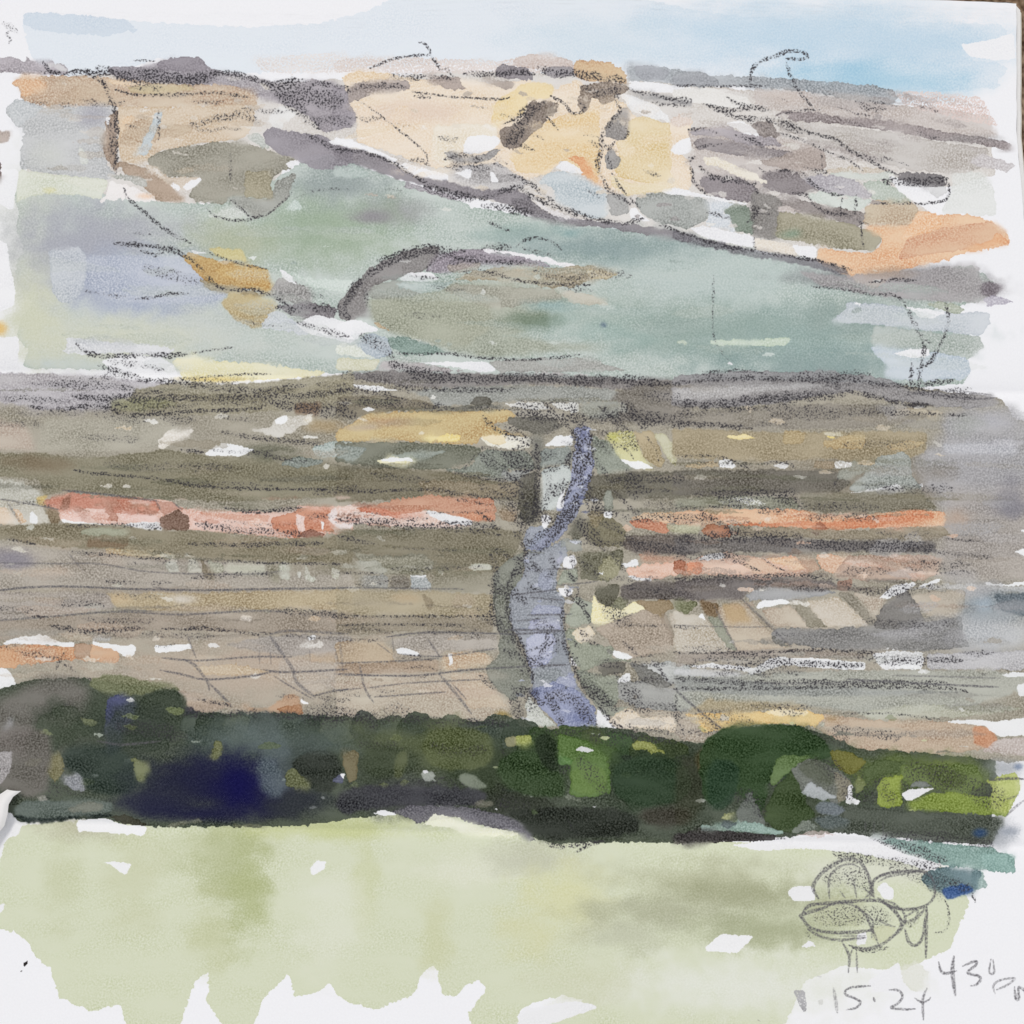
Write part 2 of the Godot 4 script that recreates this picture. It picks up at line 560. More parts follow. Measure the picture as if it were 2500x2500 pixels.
func paint_a() -> void:
	frame(0, 0, 0.44)
	on("painted_hillside")
	p(224, 216, 212, [1400,330,1600,310,1932,295,1960,400,1800,412,1560,412,1450,392], 0.85, 0, 0.1, "", 0.3)
	p(168, 160, 166, [-40,320,50,318,110,330,138,345,148,308,172,340,240,342,330,348,375,370,380,412,250,418,130,412,60,402,-40,405])
	p(205, 203, 204, [250,348,330,352,372,378,370,400,320,392,275,370], 0.8)
	p(150, 143, 150, [590,390,640,370,760,372,860,355,930,325,1010,308,1110,322,1165,372,1250,400,1400,430,1560,470,1700,442,1850,455,1960,500,1960,700,1800,740,1760,700,1700,640,1600,590,1480,560,1400,520,1200,480,900,465,760,460,650,430], 0.9)
	p(136, 129, 137, [870,352,930,325,1010,308,1110,322,1165,372,1130,395,880,390], 0.85)
	p(182, 177, 180, [1240,395,1420,430,1560,472,1700,445,1600,520,1450,520,1300,470,1180,440], 0.7, 2)
	p(198, 174, 148, [60,460,140,425,300,420,500,425,700,442,900,466,1100,470,1300,475,1420,520,1425,585,1200,592,900,600,640,592,500,588,300,582,180,578,120,548,108,500])
	p(224, 184, 146, [58,460,140,425,232,425,256,500,130,538,104,492], 0.85)
	p(190, 166, 140, [300,560,420,480,600,470,660,560,560,590,300,580], 0.6)
	p(188, 170, 130, [700,482,850,466,1050,470,1100,500,900,522,740,516], 0.75)
	p(228, 206, 178, [600,440,700,448,820,468,700,482,610,466], 0.9)
	p(188, 190, 191, [30,590,110,550,260,600,420,590,620,588,642,620,590,660,578,800,592,900,640,970,600,1000,420,985,240,960,108,936,130,720,80,690,40,640])
	p(198, 202, 204, [30,590,110,550,252,600,100,702,50,650], 0.7)
	bleed(520, 650, 140, 100, 170, 169, 178, 0.8)
	bleed(260, 860, 180, 100, 204, 206, 200, 0.7)
	p(212, 215, 208, [440,810,475,850,485,900,455,920,435,880], 0.8)
	p(210, 190, 164, [650,590,860,596,1100,590,1350,585,1415,620,1410,700,1350,772,1150,792,900,832,850,862,800,912,680,902,650,800,655,700])
	p(190, 168, 142, [690,700,830,640,880,692,1080,690,1060,742,870,772,840,790,660,804], 0.8)
	p(226, 196, 162, [655,660,740,645,750,660,690,720,655,790], 0.8)
	p(188, 200, 206, [868,618,902,622,895,680,850,760,825,860,735,862,790,790,830,700])
	p(158, 136, 118, [590,660,655,600,652,720,650,960,610,922,575,850,580,760])
	white([585,650,615,650,600,702])
	p(164, 141, 120, [650,895,780,920,870,960,960,1040,1032,1112,950,1126,870,1112,790,1030,680,956])
	p(146, 142, 127, [815,885,870,850,1000,820,1150,796,1350,785,1480,830,1640,880,1630,930,1530,975,1500,1010,1516,1106,1360,1096,1280,1090,1250,1132,1100,1124,1040,1082,1110,1000,1100,985,950,985,880,976,830,920])
	p(150, 150, 143, [1250,1092,1360,1097,1516,1106,1522,1010,1640,960,1604,1100,1500,1192,1400,1212,1320,1172], 0.9)
	p(160, 151, 124, [1360,952,1510,950,1500,1010,1515,1104,1355,1094], 0.8)
	p(207, 192, 174, [800,912,868,920,930,985,1100,985,1122,1000,1050,1050,1000,1062,940,1036,880,985])
	white([943,1025,965,1010,1006,1045,985,1064])
	white([1010,1040,1060,1005,1115,985,1122,1005,1040,1062])
	white([1585,905,1640,888,1646,905,1605,942])
	p(192, 196, 190, [1360,760,1430,740,1490,800,1502,836,1440,812])
	p(226, 225, 223, [1490,650,1560,590,1640,620,1642,650,1590,680,1560,722,1520,702,1488,682])
	p(136, 130, 138, [1455,740,1500,708,1640,735,1800,760,1960,835,1960,935,1760,944,1660,892,1640,880,1530,850,1480,800], 0.92, 0, 0.1)
	white([1820,785,1880,770,1960,762,1960,812,1850,808])
	p(215, 218, 202, [108,940,240,960,605,1000,560,1112,480,1085,300,1075,160,1090,88,1132,100,1000], 0.9)
	bleed(280, 1055, 60, 30, 222, 214, 150, 0.5)
	p(236, 232, 230, [610,1000,680,1015,790,1060,872,1112,850,1122,740,1112,600,1106,550,1127,595,1060], 0.95, 0, 0.04, "bare_paper_gap")
	bleed(810, 1088, 70, 24, 236, 204, 178, 0.8)
	p(186, 187, 181, [620,976,720,965,810,990,816,1042,740,1012,640,992])
	p(209, 213, 207, [1140,1200,1220,1175,1300,1140,1350,1165,1412,1202,1260,1217])
	p(202, 213, 207, [1588,1172,1620,1110,1640,1105,1676,1140,1676,1162])
	p(172, 156, 146, [-40,725,60,730,44,788,-40,802], 0.9, 1)
	white([-40,935,105,940,92,1040,70,1167,-40,1120], 235)
	p(126, 110, 104, [-40,880,6,890,4,1000,-40,1000], 0.9)
	c([240,345,280,395,360,410], 26, 0.72)
	c([370,404,460,396,520,410,640,400,720,408], 22, 0.74)
	c([640,420,760,412,900,420,1060,440,1150,430,1200,400], 60, 0.6)
	c([700,440,800,450,950,448,1150,440], 34, 0.58)
	c([1150,400,1280,410,1390,436,1500,470,1650,452,1800,470,1930,490], 30, 0.62)
	c([470,390,540,432,590,490,620,560,640,620,648,740,640,900,642,962], 22, 0.66)
	c([600,660,620,760,610,880], 26, 0.45)
	c([685,1040,710,1100,780,1160,850,1220,940,1290,1060,1352], 16, 0.6)
	c([640,500,760,526,900,526,1050,524,1200,514,1380,540], 13, 0.58)
	c([1050,700,1200,660,1350,640,1440,690], 40, 0.42)
	c([1280,1110,1340,1160,1400,1206,1480,1190,1560,1130,1620,1072], 8, 0.62)
	c([1140,1150,1200,1200,1300,1225,1400,1216,1440,1190], 9, 0.6)
	c([1500,480,1600,560,1660,610,1720,660,1770,710], 60, 0.5)
	c([1560,500,1750,540,1900,560], 110, 0.48)
	c([1640,1100,1740,1060,1932,1050], 14, 0.3)
	c([630,1352,760,1355,900,1372,1000,1386], 16, 0.6)
	c([780,1392,850,1414,910,1402], 20, 0.5)
	c([1280,850,1280,1000], 20, 0.4)
	c([880,620,880,780], 14, 0.45)
	c([1700,740,1800,800,1932,850], 30, 0.5)
	on("painted_sky")
	c([60,170,36,190,60,215,50,240], 16, 0.55)
	c([20,130,90,170], 40, 0.28)
	c([740,335,860,340], 8, 0.5)

func paint_b() -> void:
	frame(825, 0, 0.44)
	on("painted_hillside")
	p(217, 204, 197, [-20,345,60,322,200,316,400,322,700,335,900,340,1000,310,1070,300,1150,305,1300,330,1320,362,1300,402,1100,404,900,402,700,412,400,408,200,402,-20,402], 0.9, 0, 0.12, "", 0.22)
	p(205, 190, 182, [970,340,1010,310,1070,300,1160,308,1300,330,1312,372,1100,382,980,370], 0.85)
	p(234, 218, 197, [20,430,90,395,200,400,320,420,450,445,700,440,850,470,980,450,1100,455,1200,500,1320,440,1400,500,1540,540,1600,580,1650,650,1840,690,1960,640,1960,760,1840,820,1960,900,1960,1050,1780,1070,1600,1082,1490,1062,1440,1020,1350,962,1250,890,1190,950,1050,1000,1000,982,850,922,700,922,600,930,480,922,350,870,200,822,100,792,110,682,60,602,60,540], 0.95)
	bleed(420, 620, 420, 110, 225, 205, 188, 0.8)
	p(232, 225, 210, [530,700,700,690,890,690,882,760,700,832,600,932,522,902], 0.8)
	p(232, 210, 160, [870,570,1000,480,1100,455,1200,482,1182,542,1060,562,1040,622,900,700,850,690], 0.85, 1)
	p(230, 206, 164, [950,870,1060,760,1150,680,1250,640,1400,620,1452,600,1452,900,1440,1020,1350,962,1250,890,1150,962,1000,962], 0.88)
	p(224, 204, 160, [1620,660,1700,645,1840,690,1846,820,1852,1002,1700,1022,1560,982,1530,930,1560,850,1600,750], 0.88)
	p(234, 216, 186, [1060,470,1190,470,1300,540,1200,640,1050,640], 0.0)
	p(223, 158, 110, [1270,880,1310,865,1370,880,1402,930,1430,990,1462,1022,1400,1002,1350,962,1330,912])
	white([1198,932,1250,886,1330,922,1366,962,1300,962], 234)
	p(206, 170, 128, [1310,340,1420,335,1500,345,1580,380,1605,440,1600,470,1500,452,1400,456,1310,422])
	p(160, 165, 170, [1590,355,1740,365,1960,400,1960,480,1740,456,1610,452,1600,400])
	p(150, 152, 159, [1640,368,1740,365,1840,395,1822,440,1700,452,1650,422], 0.7)
	white([1610,452,1740,457,1960,486,1960,520,1750,512,1620,502])
	p(193, 203, 208, [1110,1010,1190,950,1290,956,1400,1010,1490,1062,1506,1190,1450,1222,1350,1192,1210,1122,1200,1050])
	p(160, 160, 158, [1490,1072,1600,1076,1616,1190,1510,1196])
	p(158, 162, 158, [1640,1130,1680,1076,1770,1066,1960,1096,1960,1262,1780,1242,1700,1192])
	white([1620,1160,1650,1150,1690,1200,1742,1232,1620,1217])
	white([1788,1062,1860,1035,1960,1062,1960,1088,1850,1082])
	p(228, 214, 180, [1500,960,1600,1010,1750,1022,1850,1010,1900,1022,1780,1066,1600,1087,1530,1042], 0.85)
	p(230, 214, 182, [1538,790,1580,780,1656,820,1650,862,1560,866], 0.85)
	white([1838,832,1900,780,1960,760,1960,852,1870,862])
	p(222, 208, 198, [1840,660,1960,622,1960,702,1860,702])
	p(234, 234, 234, [1570,520,1630,530,1760,580,1830,640,1842,682,1700,646,1620,612], 0.95, 0, 0.03, "bare_paper_gap")
	p(150, 148, 148, [1620,510,1740,520,1850,545,1960,560,1960,592,1860,572,1750,562,1640,532])
	p(150, 135, 122, [1330,545,1350,480,1440,455,1560,460,1622,490,1590,516,1540,520,1530,562,1470,582,1430,542,1400,562,1390,602,1360,632,1330,592])
	p(134, 127, 132, [870,400,900,365,960,362,1050,380,1082,410,1080,442,950,442,880,432])
	p(148, 142, 146, [1150,380,1200,368,1300,370,1312,422,1200,432,1160,422], 0.85)
	p(158, 145, 136, [770,440,880,440,982,460,970,492,920,497,850,462])
	p(165, 150, 142, [480,425,600,420,670,430,702,482,690,507,600,492,500,457])
	p(156, 144, 140, [50,500,110,460,250,440,390,450,407,480,380,502,220,512,110,562,60,582])
	p(230, 210, 182, [20,430,100,395,290,410,282,442,120,452,30,452], 0.8)
	p(150, 143, 150, [-30,470,40,500,60,560,102,640,100,692,20,702,-30,722])
	p(130, 117, 108, [1050,580,1080,550,1110,570,1150,560,1232,570,1200,640,1160,640,1140,692,1060,752,1030,802,960,837,910,802,893,750,900,715,1000,682,1040,632])
	p(152, 140, 127, [1140,640,1150,600,1222,580,1200,652,1170,652], 0.85)
	p(140, 136, 134, [1480,720,1510,660,1600,590,1627,620,1600,682,1612,740,1600,777,1540,772,1480,762])
	p(145, 143, 142, [1490,850,1520,820,1572,880,1550,932,1490,942,1480,890])
	white([720,760,790,750,890,760,902,790,860,832,780,852,690,857,700,800])
	p(150, 148, 148, [580,840,640,840,700,872,800,860,880,822,912,832,860,882,760,907,640,902])
	p(186, 183, 183, [620,922,800,912,900,902,960,952,1010,982,1062,1010,1000,1062,840,1052,640,1002], 0.9)
	p(165, 162, 162, [760,940,830,920,860,972,1000,962,970,1012,750,1012], 0.8)
	white([640,962,740,935,742,982,720,997,690,977])
	white([840,950,870,960,892,1012,850,1012])
	white([-20,760,100,790,230,840,360,902,480,932,612,972,610,1007,440,977,360,932,250,872,120,827,-20,802], 238)
	p(122, 116, 123, [-20,815,120,830,250,872,360,942,440,982,620,1012,720,1037,870,1052,960,1052,1020,1062,1080,1112,1100,1182,950,1142,820,1102,650,1092,500,1042,360,1002,180,942,-20,882], 0.85, 1, 0.1)
	p(166, 158, 166, [380,1010,500,1042,650,1090,760,1100,640,1112,500,1072,360,1040], 0.8)
	p(120, 115, 120, [960,1100,1050,1080,1120,1152,1200,1192,1350,1217,1450,1227,1600,1242,1780,1267,1960,1302,1960,1342,1700,1302,1500,1262,1300,1252,1100,1212,980,1162], 0.9, 0, 0.1)
	p(227, 224, 224, [1060,1080,1150,1150,1330,1217,1200,1202,1110,1142], 0.9, 0, 0.03, "bare_paper_gap")
	white([650,1100,800,1110,950,1135,945,1152,800,1132,740,1162,720,1132])
	p(174, 188, 182, [-20,920,100,915,177,960,160,987,60,992,-20,977], 0.85)
	bleed(180, 1200, 160, 60, 146, 140, 148, 0.8)
	bleed(1280, 1290, 120, 50, 130, 162, 162, 0.7)
	on("painted_sky")
	c([180,380,300,332,400,312,510,302,490,252,450,237], 10, 0.6)
	c([510,300,550,360,577,402], 11, 0.6)
	on("painted_hillside")
	c([290,420,400,430,560,432,650,442], 28, 0.55)
	c([700,412,850,412,1000,402,1090,412], 30, 0.6)
	c([1110,372,1200,402,1330,412,1450,432,1590,452], 42, 0.58)
	c([40,520,160,480,380,482], 30, 0.45)
	c([410,510,600,535,750,546,900,552,952,542], 9, 0.66)
	c([100,552,180,602,300,692,400,772,480,842,502,902], 6, 0.6)
	c([1060,580,1000,682,960,760,930,812], 44, 0.6)
	c([1150,562,1080,620,1010,740,972,802], 34, 0.62)
	c([910,692,1000,652,1060,602], 7, 0.6)
	c([1150,642,1190,682,1222,722], 8, 0.7)
	c([1180,532,1260,582,1310,632,1370,602,1330,562], 13, 0.62)
	c([1350,480,1450,520,1580,490], 40, 0.45)
	c([1540,480,1552,560,1562,622,1510,682,1470,742,1460,832,1440,922,1470,992,1502,1052,1560,1092,1622,1132], 22, 0.58)
	c([1590,702,1612,742,1572,777], 7, 0.66)
	c([1520,962,1560,1022,1602,1082], 12, 0.6)
	c([1540,780,1500,850,1520,940], 14, 0.5)
	c([590,882,700,862,800,890], 24, 0.5)
	c([600,930,700,920,830,930], 50, 0.4)
	c([430,982,520,1032,650,1072,800,1102,950,1052,1010,1042,1080,1092,1200,1142,1350,1192,1450,1222,1600,1242], 24, 0.66)
	c([0,830,150,850,300,900,430,985], 16, 0.66)
	c([480,1040,640,1085,760,1100], 40, 0.5)
	c([960,972,1060,1012,1120,1062,1200,1122], 20, 0.58)
	c([800,1142,900,1152,1000,1172,1100,1192], 36, 0.6)
	c([830,1232,950,1282], 24, 0.55)
	c([1620,1100,1672,1152], 22, 0.6)
	c([1600,1242,1700,1212], 24, 0.6)
	c([1640,510,1740,525,1930,575], 16, 0.6)
	c([1740,570,1932,590], 16, 0.5)
	c([1780,1252,1932,1292], 16, 0.6)
	on("painted_valley")
	c([990,1372,1040,1332,1120,1322,1200,1352,1240,1387], 11, 0.6)
	c([800,1380,960,1370], 40, 0.5)
	c([220,1447,350,1402,450,1372,560,1362], 22, 0.6)

func paint_c() -> void:
	frame(1650, 0, 0.44)
	on("painted_sky")
	white([1580,245,1700,230,1870,186,1885,330,1790,337,1630,317,1600,280], 237)
	on("painted_hillside")
	p(227, 225, 221, [-20,490,200,490,400,520,422,592,280,602,100,572,-20,542], 0.95, 0, 0.04, "bare_paper_gap")
	p(197, 187, 181, [430,490,700,500,860,515,1100,540,1220,582,1500,602,1740,642,1782,762,1550,782,1200,702,900,662,600,622,440,592])
	p(158, 162, 166, [-20,400,120,395,200,420,420,425,640,440,850,455,1100,475,1212,500,1232,552,1210,582,1000,562,800,522,600,502,400,487,200,482,-20,482], 0.9)
	bleed(1000, 560, 300, 60, 190, 184, 180, 0.7)
	bleed(600, 540, 200, 60, 204, 192, 184, 0.7)
	p(148, 150, 156, [-20,430,60,397,150,402,230,440,242,477,-20,477], 0.7)
	p(220, 198, 190, [1215,510,1400,510,1550,530,1700,540,1732,622,1792,702,1600,672,1300,592,1240,562], 0.85, 0, 0.08, "", 0.3)
	p(190, 184, 178, [560,662,800,692,1000,712,1250,742,1450,787,1600,802,1740,830,1700,930,1600,962,1520,962,1300,942,1100,902,900,832,700,762,570,722])
	p(150, 139, 139, [540,640,600,618,750,625,950,650,1200,670,1400,710,1600,750,1780,775,1850,795,1863,822,1830,847,1760,817,1600,792,1450,782,1250,737,1000,702,800,682,650,672])
	bleed(1600, 770, 260, 40, 152, 150, 150, 0.5)
	p(203, 198, 199, [1690,852,1800,890,1882,912,1850,957,1700,932,1620,900], 0.9)
	p(220, 222, 218, [1530,962,1700,952,1770,1052,1772,1202,1600,1192,1480,1192,1470,1142,1530,1062], 0.85, 0, 0.1)
	bleed(520, 980, 380, 300, 160, 152, 152, 0.6)
	p(196, 186, 180, [60,720,250,702,350,740,560,760,700,790,820,830,832,942,650,952,540,942,460,1002,520,1022,440,1062,280,1102,130,1060,80,1002,110,960,50,902,100,842,80,780], 0.9)
	p(138, 130, 132, [90,790,130,765,260,770,420,800,560,830,640,840,662,870,520,882,400,872,200,842,110,822])
	p(160, 153, 158, [70,730,240,708,300,700,360,740,540,760,592,812,420,812,250,762,90,752])
	p(142, 132, 128, [410,690,470,670,550,690,572,762,470,762,420,712])
	p(166, 152, 144, [600,860,640,840,740,810,822,832,832,942,700,952,560,932,460,900], 0.9)
	p(132, 124, 128, [120,1000,160,980,300,980,420,1012,452,1062,420,1122,280,1112,170,1072])
	p(130, 122, 124, [480,962,600,942,690,972,722,1012,802,1062,700,1082,560,1072,470,1032])
	white([270,684,360,670,430,710,466,762,380,742])
	p(232, 225, 210, [150,870,240,880,350,930,440,962,520,1014,400,1004,250,932,170,912], 0.95, 0, 0.05, "bare_paper_gap")
	p(207, 202, 194, [580,792,700,802,662,842])
	p(207, 197, 183, [830,942,1000,922,1150,942,1210,962,1000,957,840,960])
	p(199, 205, 197, [850,966,960,947,1050,967,1200,952,1222,1002,1100,1002,900,987])
	p(180, 190, 178, [1030,1012,1150,1002,1240,1052,1312,1122,1200,1137,1090,1102])
	p(177, 173, 179, [690,982,860,972,1000,1002,1092,1082,1050,1107,860,1082,760,1042])
	p(202, 210, 202, [730,1062,840,1067,1000,1092,1090,1112,1050,1150,1000,1172,900,1162,760,1122])
	white([1180,972,1300,1002,1500,1030,1510,1100,1480,1150,1470,1190,1400,1175,1310,1115,1230,1052], 238)
	p(110, 106, 108, [1200,956,1350,960,1480,970,1512,1032,1420,1042,1300,1022,1230,992])
	p(206, 206, 206, [1390,1042,1500,1032,1512,1072,1440,1102])
	p(138, 129, 126, [540,1130,620,1100,780,1130,1000,1172,1100,1182,1020,1262,850,1222,640,1172])
	p(130, 126, 122, [420,1062,560,1082,602,1152,582,1292,540,1332,430,1312,410,1202], 0.9, 1)
	p(202, 192, 187, [550,1152,600,1137,700,1172,560,1177])
	p(116, 130, 116, [240,1162,310,1132,400,1142,432,1202,440,1302,330,1282,290,1202])
	p(130, 126, 122, [410,1142,560,1150,590,1282,540,1332,430,1310], 0.85, 1)
	p(152, 146, 122, [560,1180,680,1187,900,1227,1030,1267,1152,1292,1140,1332,1100,1397,900,1382,700,1342,560,1322])
	bleed(640, 1300, 120, 50, 134, 160, 140, 0.7)
	p(230, 188, 150, [1030,1252,1290,1242,1350,1162,1470,1192,1600,1187,1740,1222,1830,1282,1859,1342,1800,1372,1600,1402,1500,1440,1250,1500,1110,1600,1060,1590,1000,1560,780,1452,780,1420,790,1372,900,1392,1100,1402,1152,1332])
	p(193, 173, 146, [1050,1142,1120,1112,1320,1122,1352,1162,1290,1252,1130,1252,1040,1242])
	p(213, 166, 133, [1290,1322,1480,1262,1590,1252,1740,1227,1842,1292,1700,1372,1400,1412,1230,1442], 0.85)
	p(224, 160, 114, [1780,1292,1859,1342,1700,1384,1580,1400,1640,1370,1750,1332], 0.8)
	p(236, 200, 166, [1350,1165,1470,1192,1470,1260,1290,1322,1240,1330,1300,1250], 0.7)
	p(160, 164, 160, [-20,1080,100,1080,182,1112,190,1202,120,1252,60,1272,-20,1252])
	p(213, 218, 223, [160,1095,330,1130,260,1172,300,1202,330,1292,160,1252,190,1182], 0.95, 0, 0.06)
	white([-20,1040,120,1075,400,1130,380,1140,160,1098,-20,1080])
	white([70,1266,150,1252,330,1292,440,1312,430,1377,300,1352,160,1322])
	p(230, 222, 210, [440,1322,640,1352,682,1402,662,1424,440,1387], 0.95, 0, 0.05)
	white([640,1357,780,1372,782,1437,680,1424])
	p(110, 108, 114, [-20,1272,150,1322,400,1382,700,1432,900,1472,990,1540,860,1510,600,1452,300,1402,-20,1327], 0.85, 1)
	on("painted_sky")
	c([410,482,420,402,470,342,560,312,620,287,700,292,730,317,690,332,610,327], 15, 0.66)
	c([610,347,640,432,670,492,720,552,760,602], 13, 0.66)
	on("painted_hillside")
	c([0,475,150,480,330,480,500,480], 11, 0.6)
	c([-10,550,60,560,90,570], 34, 0.5)
	c([150,580,280,612,420,602,520,612], 24, 0.56)
	c([200,585,330,652,500,662,560,692], 22, 0.6)
	c([280,540,330,572,420,592,500,600], 16, 0.5)
	c([560,640,700,615,800,612], 12, 0.5)
	c([560,662,650,702,760,742,880,772,960,832,1050,882,1150,932,1212,962], 15, 0.66)
	c([560,740,700,780,860,850], 14, 0.45)
	c([70,722,160,717,230,740], 18, 0.55)
	c([110,820,250,800], 20, 0.5)
	c([330,752,430,782,490,832], 22, 0.6)
	c([870,852,960,892,1042,952], 11, 0.6)
	c([60,900,100,870], 30, 0.45)
	c([80,902,100,1002,150,1062,190,1092], 13, 0.58)
	c([130,922,200,982,330,1002,430,1022,452,1072], 26, 0.6)
	c([560,945,700,965,760,1022,860,1072,930,1082], 17, 0.6)
	c([640,1072,720,1082,760,1132,850,1182,1000,1192], 15, 0.6)
	c([922,1100,912,1172], 13, 0.6)
	c([1002,1080,992,1182], 13, 0.6)
	c([1150,1002,1300,1012,1450,1002,1502,992], 42, 0.6)
	c([1490,982,1515,1042,1502,1102,1440,1122,1330,1132], 12, 0.62)
	c([1100,1132,1330,1127], 11, 0.5)
	c([430,1112,445,1182,400,1232], 34, 0.55)
	c([430,1312,440,1382], 18, 0.6)
	c([1020,1192,1030,1302,1042,1392], 9, 0.56)
	c([805,830,812,932,820,960], 8, 0.5)
	c([0,1282,150,1330,300,1372,480,1402,650,1424,800,1450,980,1500], 16, 0.7)

func paint_d() -> void:
	frame(0, 600, 0.44)
	on("painted_valley")
	white([-40,-40,36,-20,44,30,60,150,80,195,82,332,40,350,-40,375], 236)
	bleed(0, 460, 60, 60, 226, 184, 108, 0.9)
	white([-40,512,100,503,106,560,90,640,106,702,-40,694], 233)
	p(197, 202, 208, [270,20,430,10,482,60,470,202,430,302,330,317,288,252], 0.85)
	p(186, 192, 205, [480,60,800,50,1000,50,1110,160,1142,240,1262,245,1250,292,1100,322,800,324,600,302,480,222], 0.8, 2)
	p(215, 196, 130, [1150,10,1350,20,1372,92,1200,62], 0.7, 1)
	p(196, 160, 100, [1003,60,1050,35,1200,80,1400,110,1482,130,1522,240,1500,272,1380,242,1200,232,1120,182,1080,132])
	p(150, 130, 92, [1100,182,1300,232,1500,272,1400,292,1150,242], 0.85)
	p(205, 172, 112, [1180,130,1300,110,1480,150,1500,230,1400,220,1250,180], 0.6)
	p(188, 168, 124, [1270,252,1500,292,1542,332,1480,432,1400,462,1300,402,1228,332], 0.92, 1)
	p(165, 162, 160, [1540,170,1720,232,1742,302,1700,342,1540,302,1500,262])
	p(207, 217, 210, [1580,140,1720,180,1960,190,1960,282,1870,252,1740,232])
	white([1060,25,1155,42,1080,46])
	p(224, 228, 224, [1370,65,1432,50,1410,86])
	white([1545,128,1600,150,1652,217,1580,192])
	p(128, 122, 126, [1530,332,1700,310,1780,330,1872,340,1850,412,1700,402,1600,382])
	p(209, 213, 219, [1450,452,1490,370,1560,360,1640,422,1750,472,1700,492,1550,472])
	white([1640,432,1760,382,1960,430,1960,542,1820,512,1700,482], 232)
	p(219, 220, 223, [370,505,600,530,860,550,982,575,900,622,700,592,500,602,358,597], 0.95, 0, 0.08)
	white([556,640,680,600,880,610,962,660,1002,742,900,752,760,722,600,682], 236)
	p(233, 227, 190, [950,640,1080,595,1120,630,1400,650,1650,680,1832,702,1700,727,1450,747,1200,747,1010,747,985,682])
	bleed(1180, 740, 300, 26, 228, 204, 128, 0.85)
	on("painted_fields")
	p(176, 171, 176, [-40,700,200,705,500,715,760,745,1000,772,1000,832,700,852,620,882,600,907,300,912,150,892,-40,862], 0.9, 1)
	p(146, 138, 116, [760,790,1000,752,1300,766,1500,745,1700,730,1960,702,1960,900,1700,900,1300,930,900,950,640,940,600,905,700,860], 0.9, 1)
	p(138, 136, 102, [610,852,900,842,1000,882,760,922,620,902], 0.75, 2)
	p(122, 96, 76, [1630,872,1780,872,1762,952,1640,932], 0.85, 2)
	p(188, 168, 154, [-40,962,150,1002,200,1142,-40,1132], 0.7, 3)
	p(168, 163, 148, [250,960,900,950,1000,1010,900,1120,500,1150,200,1130], 0.6, 3)
	p(124, 117, 95, [-40,1152,200,1150,500,1180,900,1130,1130,1162,1500,1182,1560,1212,1960,1232,1960,1392,1700,1402,1300,1422,900,1402,500,1372,350,1362,250,1392,220,1302,-40,1272], 0.85, 1)
	bleed(220, 1210, 300, 70, 122, 106, 84, 0.7)
	bleed(1480, 1150, 260, 70, 92, 94, 76, 0.7)
	bleed(1800, 1000, 180, 60, 176, 150, 108, 0.6)
	p(224, 218, 210, [878,1082,940,1020,1077,1020,1060,1052,960,1102,880,1127], 0.96, 0, 0.06)
	white([1130,1162,1180,1120,1250,1092,1422,1130,1330,1167,1250,1167], 234)
	p(206, 201, 193, [1393,1022,1500,1012,1520,962,1570,935,1590,950,1732,930,1737,972,1640,1022,1560,1067,1480,1047])
	white([1520,962,1592,935,1590,982,1530,992])
	p(236, 228, 214, [1703,930,1737,945,1732,977,1700,987])
	p(178, 188, 185, [1730,1122,1850,1080,1960,1085,1960,1172,1750,1167])
	p(135, 142, 136, [1548,1212,1650,1166,1800,1192,1740,1222,1650,1232])
	p(190, 188, 178, [-40,1292,120,1302,230,1372,210,1442,-40,1402], 0.85, 1)
	p(206, 181, 110, [200,1392,270,1382,252,1442,198,1432], 0.85, 1)
	on("painted_valley")
	c([650,-5,830,0,900,20,1020,52,1100,112,1160,182,1250,242,1400,242,1500,272,1600,332], 17, 0.62)
	c([1120,20,1300,90,1480,130], 9, 0.5)
	c([1530,340,1620,352,1750,342,1860,360], 40, 0.52)
	c([1650,420,1800,470,1932,500], 30, 0.45)
	c([420,545,480,592,600,612,750,607,900,607,1040,602], 24, 0.66)
	c([1040,602,1150,582,1300,562], 9, 0.55)
	c([540,662,650,692,800,742,1000,754], 24, 0.58)
	c([600,640,760,660,900,690], 30, 0.38)
	c([1000,745,1250,715,1500,710], 8, 0.5)
	c([750,295,850,287,950,267,1050,265], 11, 0.6)
	c([800,120,950,160,1100,200], 60, 0.3)
	on("painted_fields")
	c([150,885,300,912,450,892,600,897,700,937,900,932,1100,917,1300,912,1450,902], 20, 0.7)
	c([400,832,600,852,750,822,900,812], 26, 0.6)
	c([600,870,700,890], 24, 0.6)
	c([700,852,1000,842,1250,842,1450,832,1700,827,1932,802], 34, 0.6)
	c([1000,762,1250,792,1450,802,1700,770], 30, 0.5)
	c([1000,1130,1130,1147], 15, 0.64)
	c([410,1245,520,1262,700,1277,900,1297,1100,1332,1350,1347,1600,1352,1850,1352], 13, 0.64)
	c([1230,1032,1400,1062,1600,1082,1800,1102], 22, 0.5)
	c([1500,870,1700,900,1932,900], 50, 0.5)
	c([1350,1130,1550,1180,1700,1200], 22, 0.5)
	l([350,1357,600,1382,880,1417], 9, 0.8)

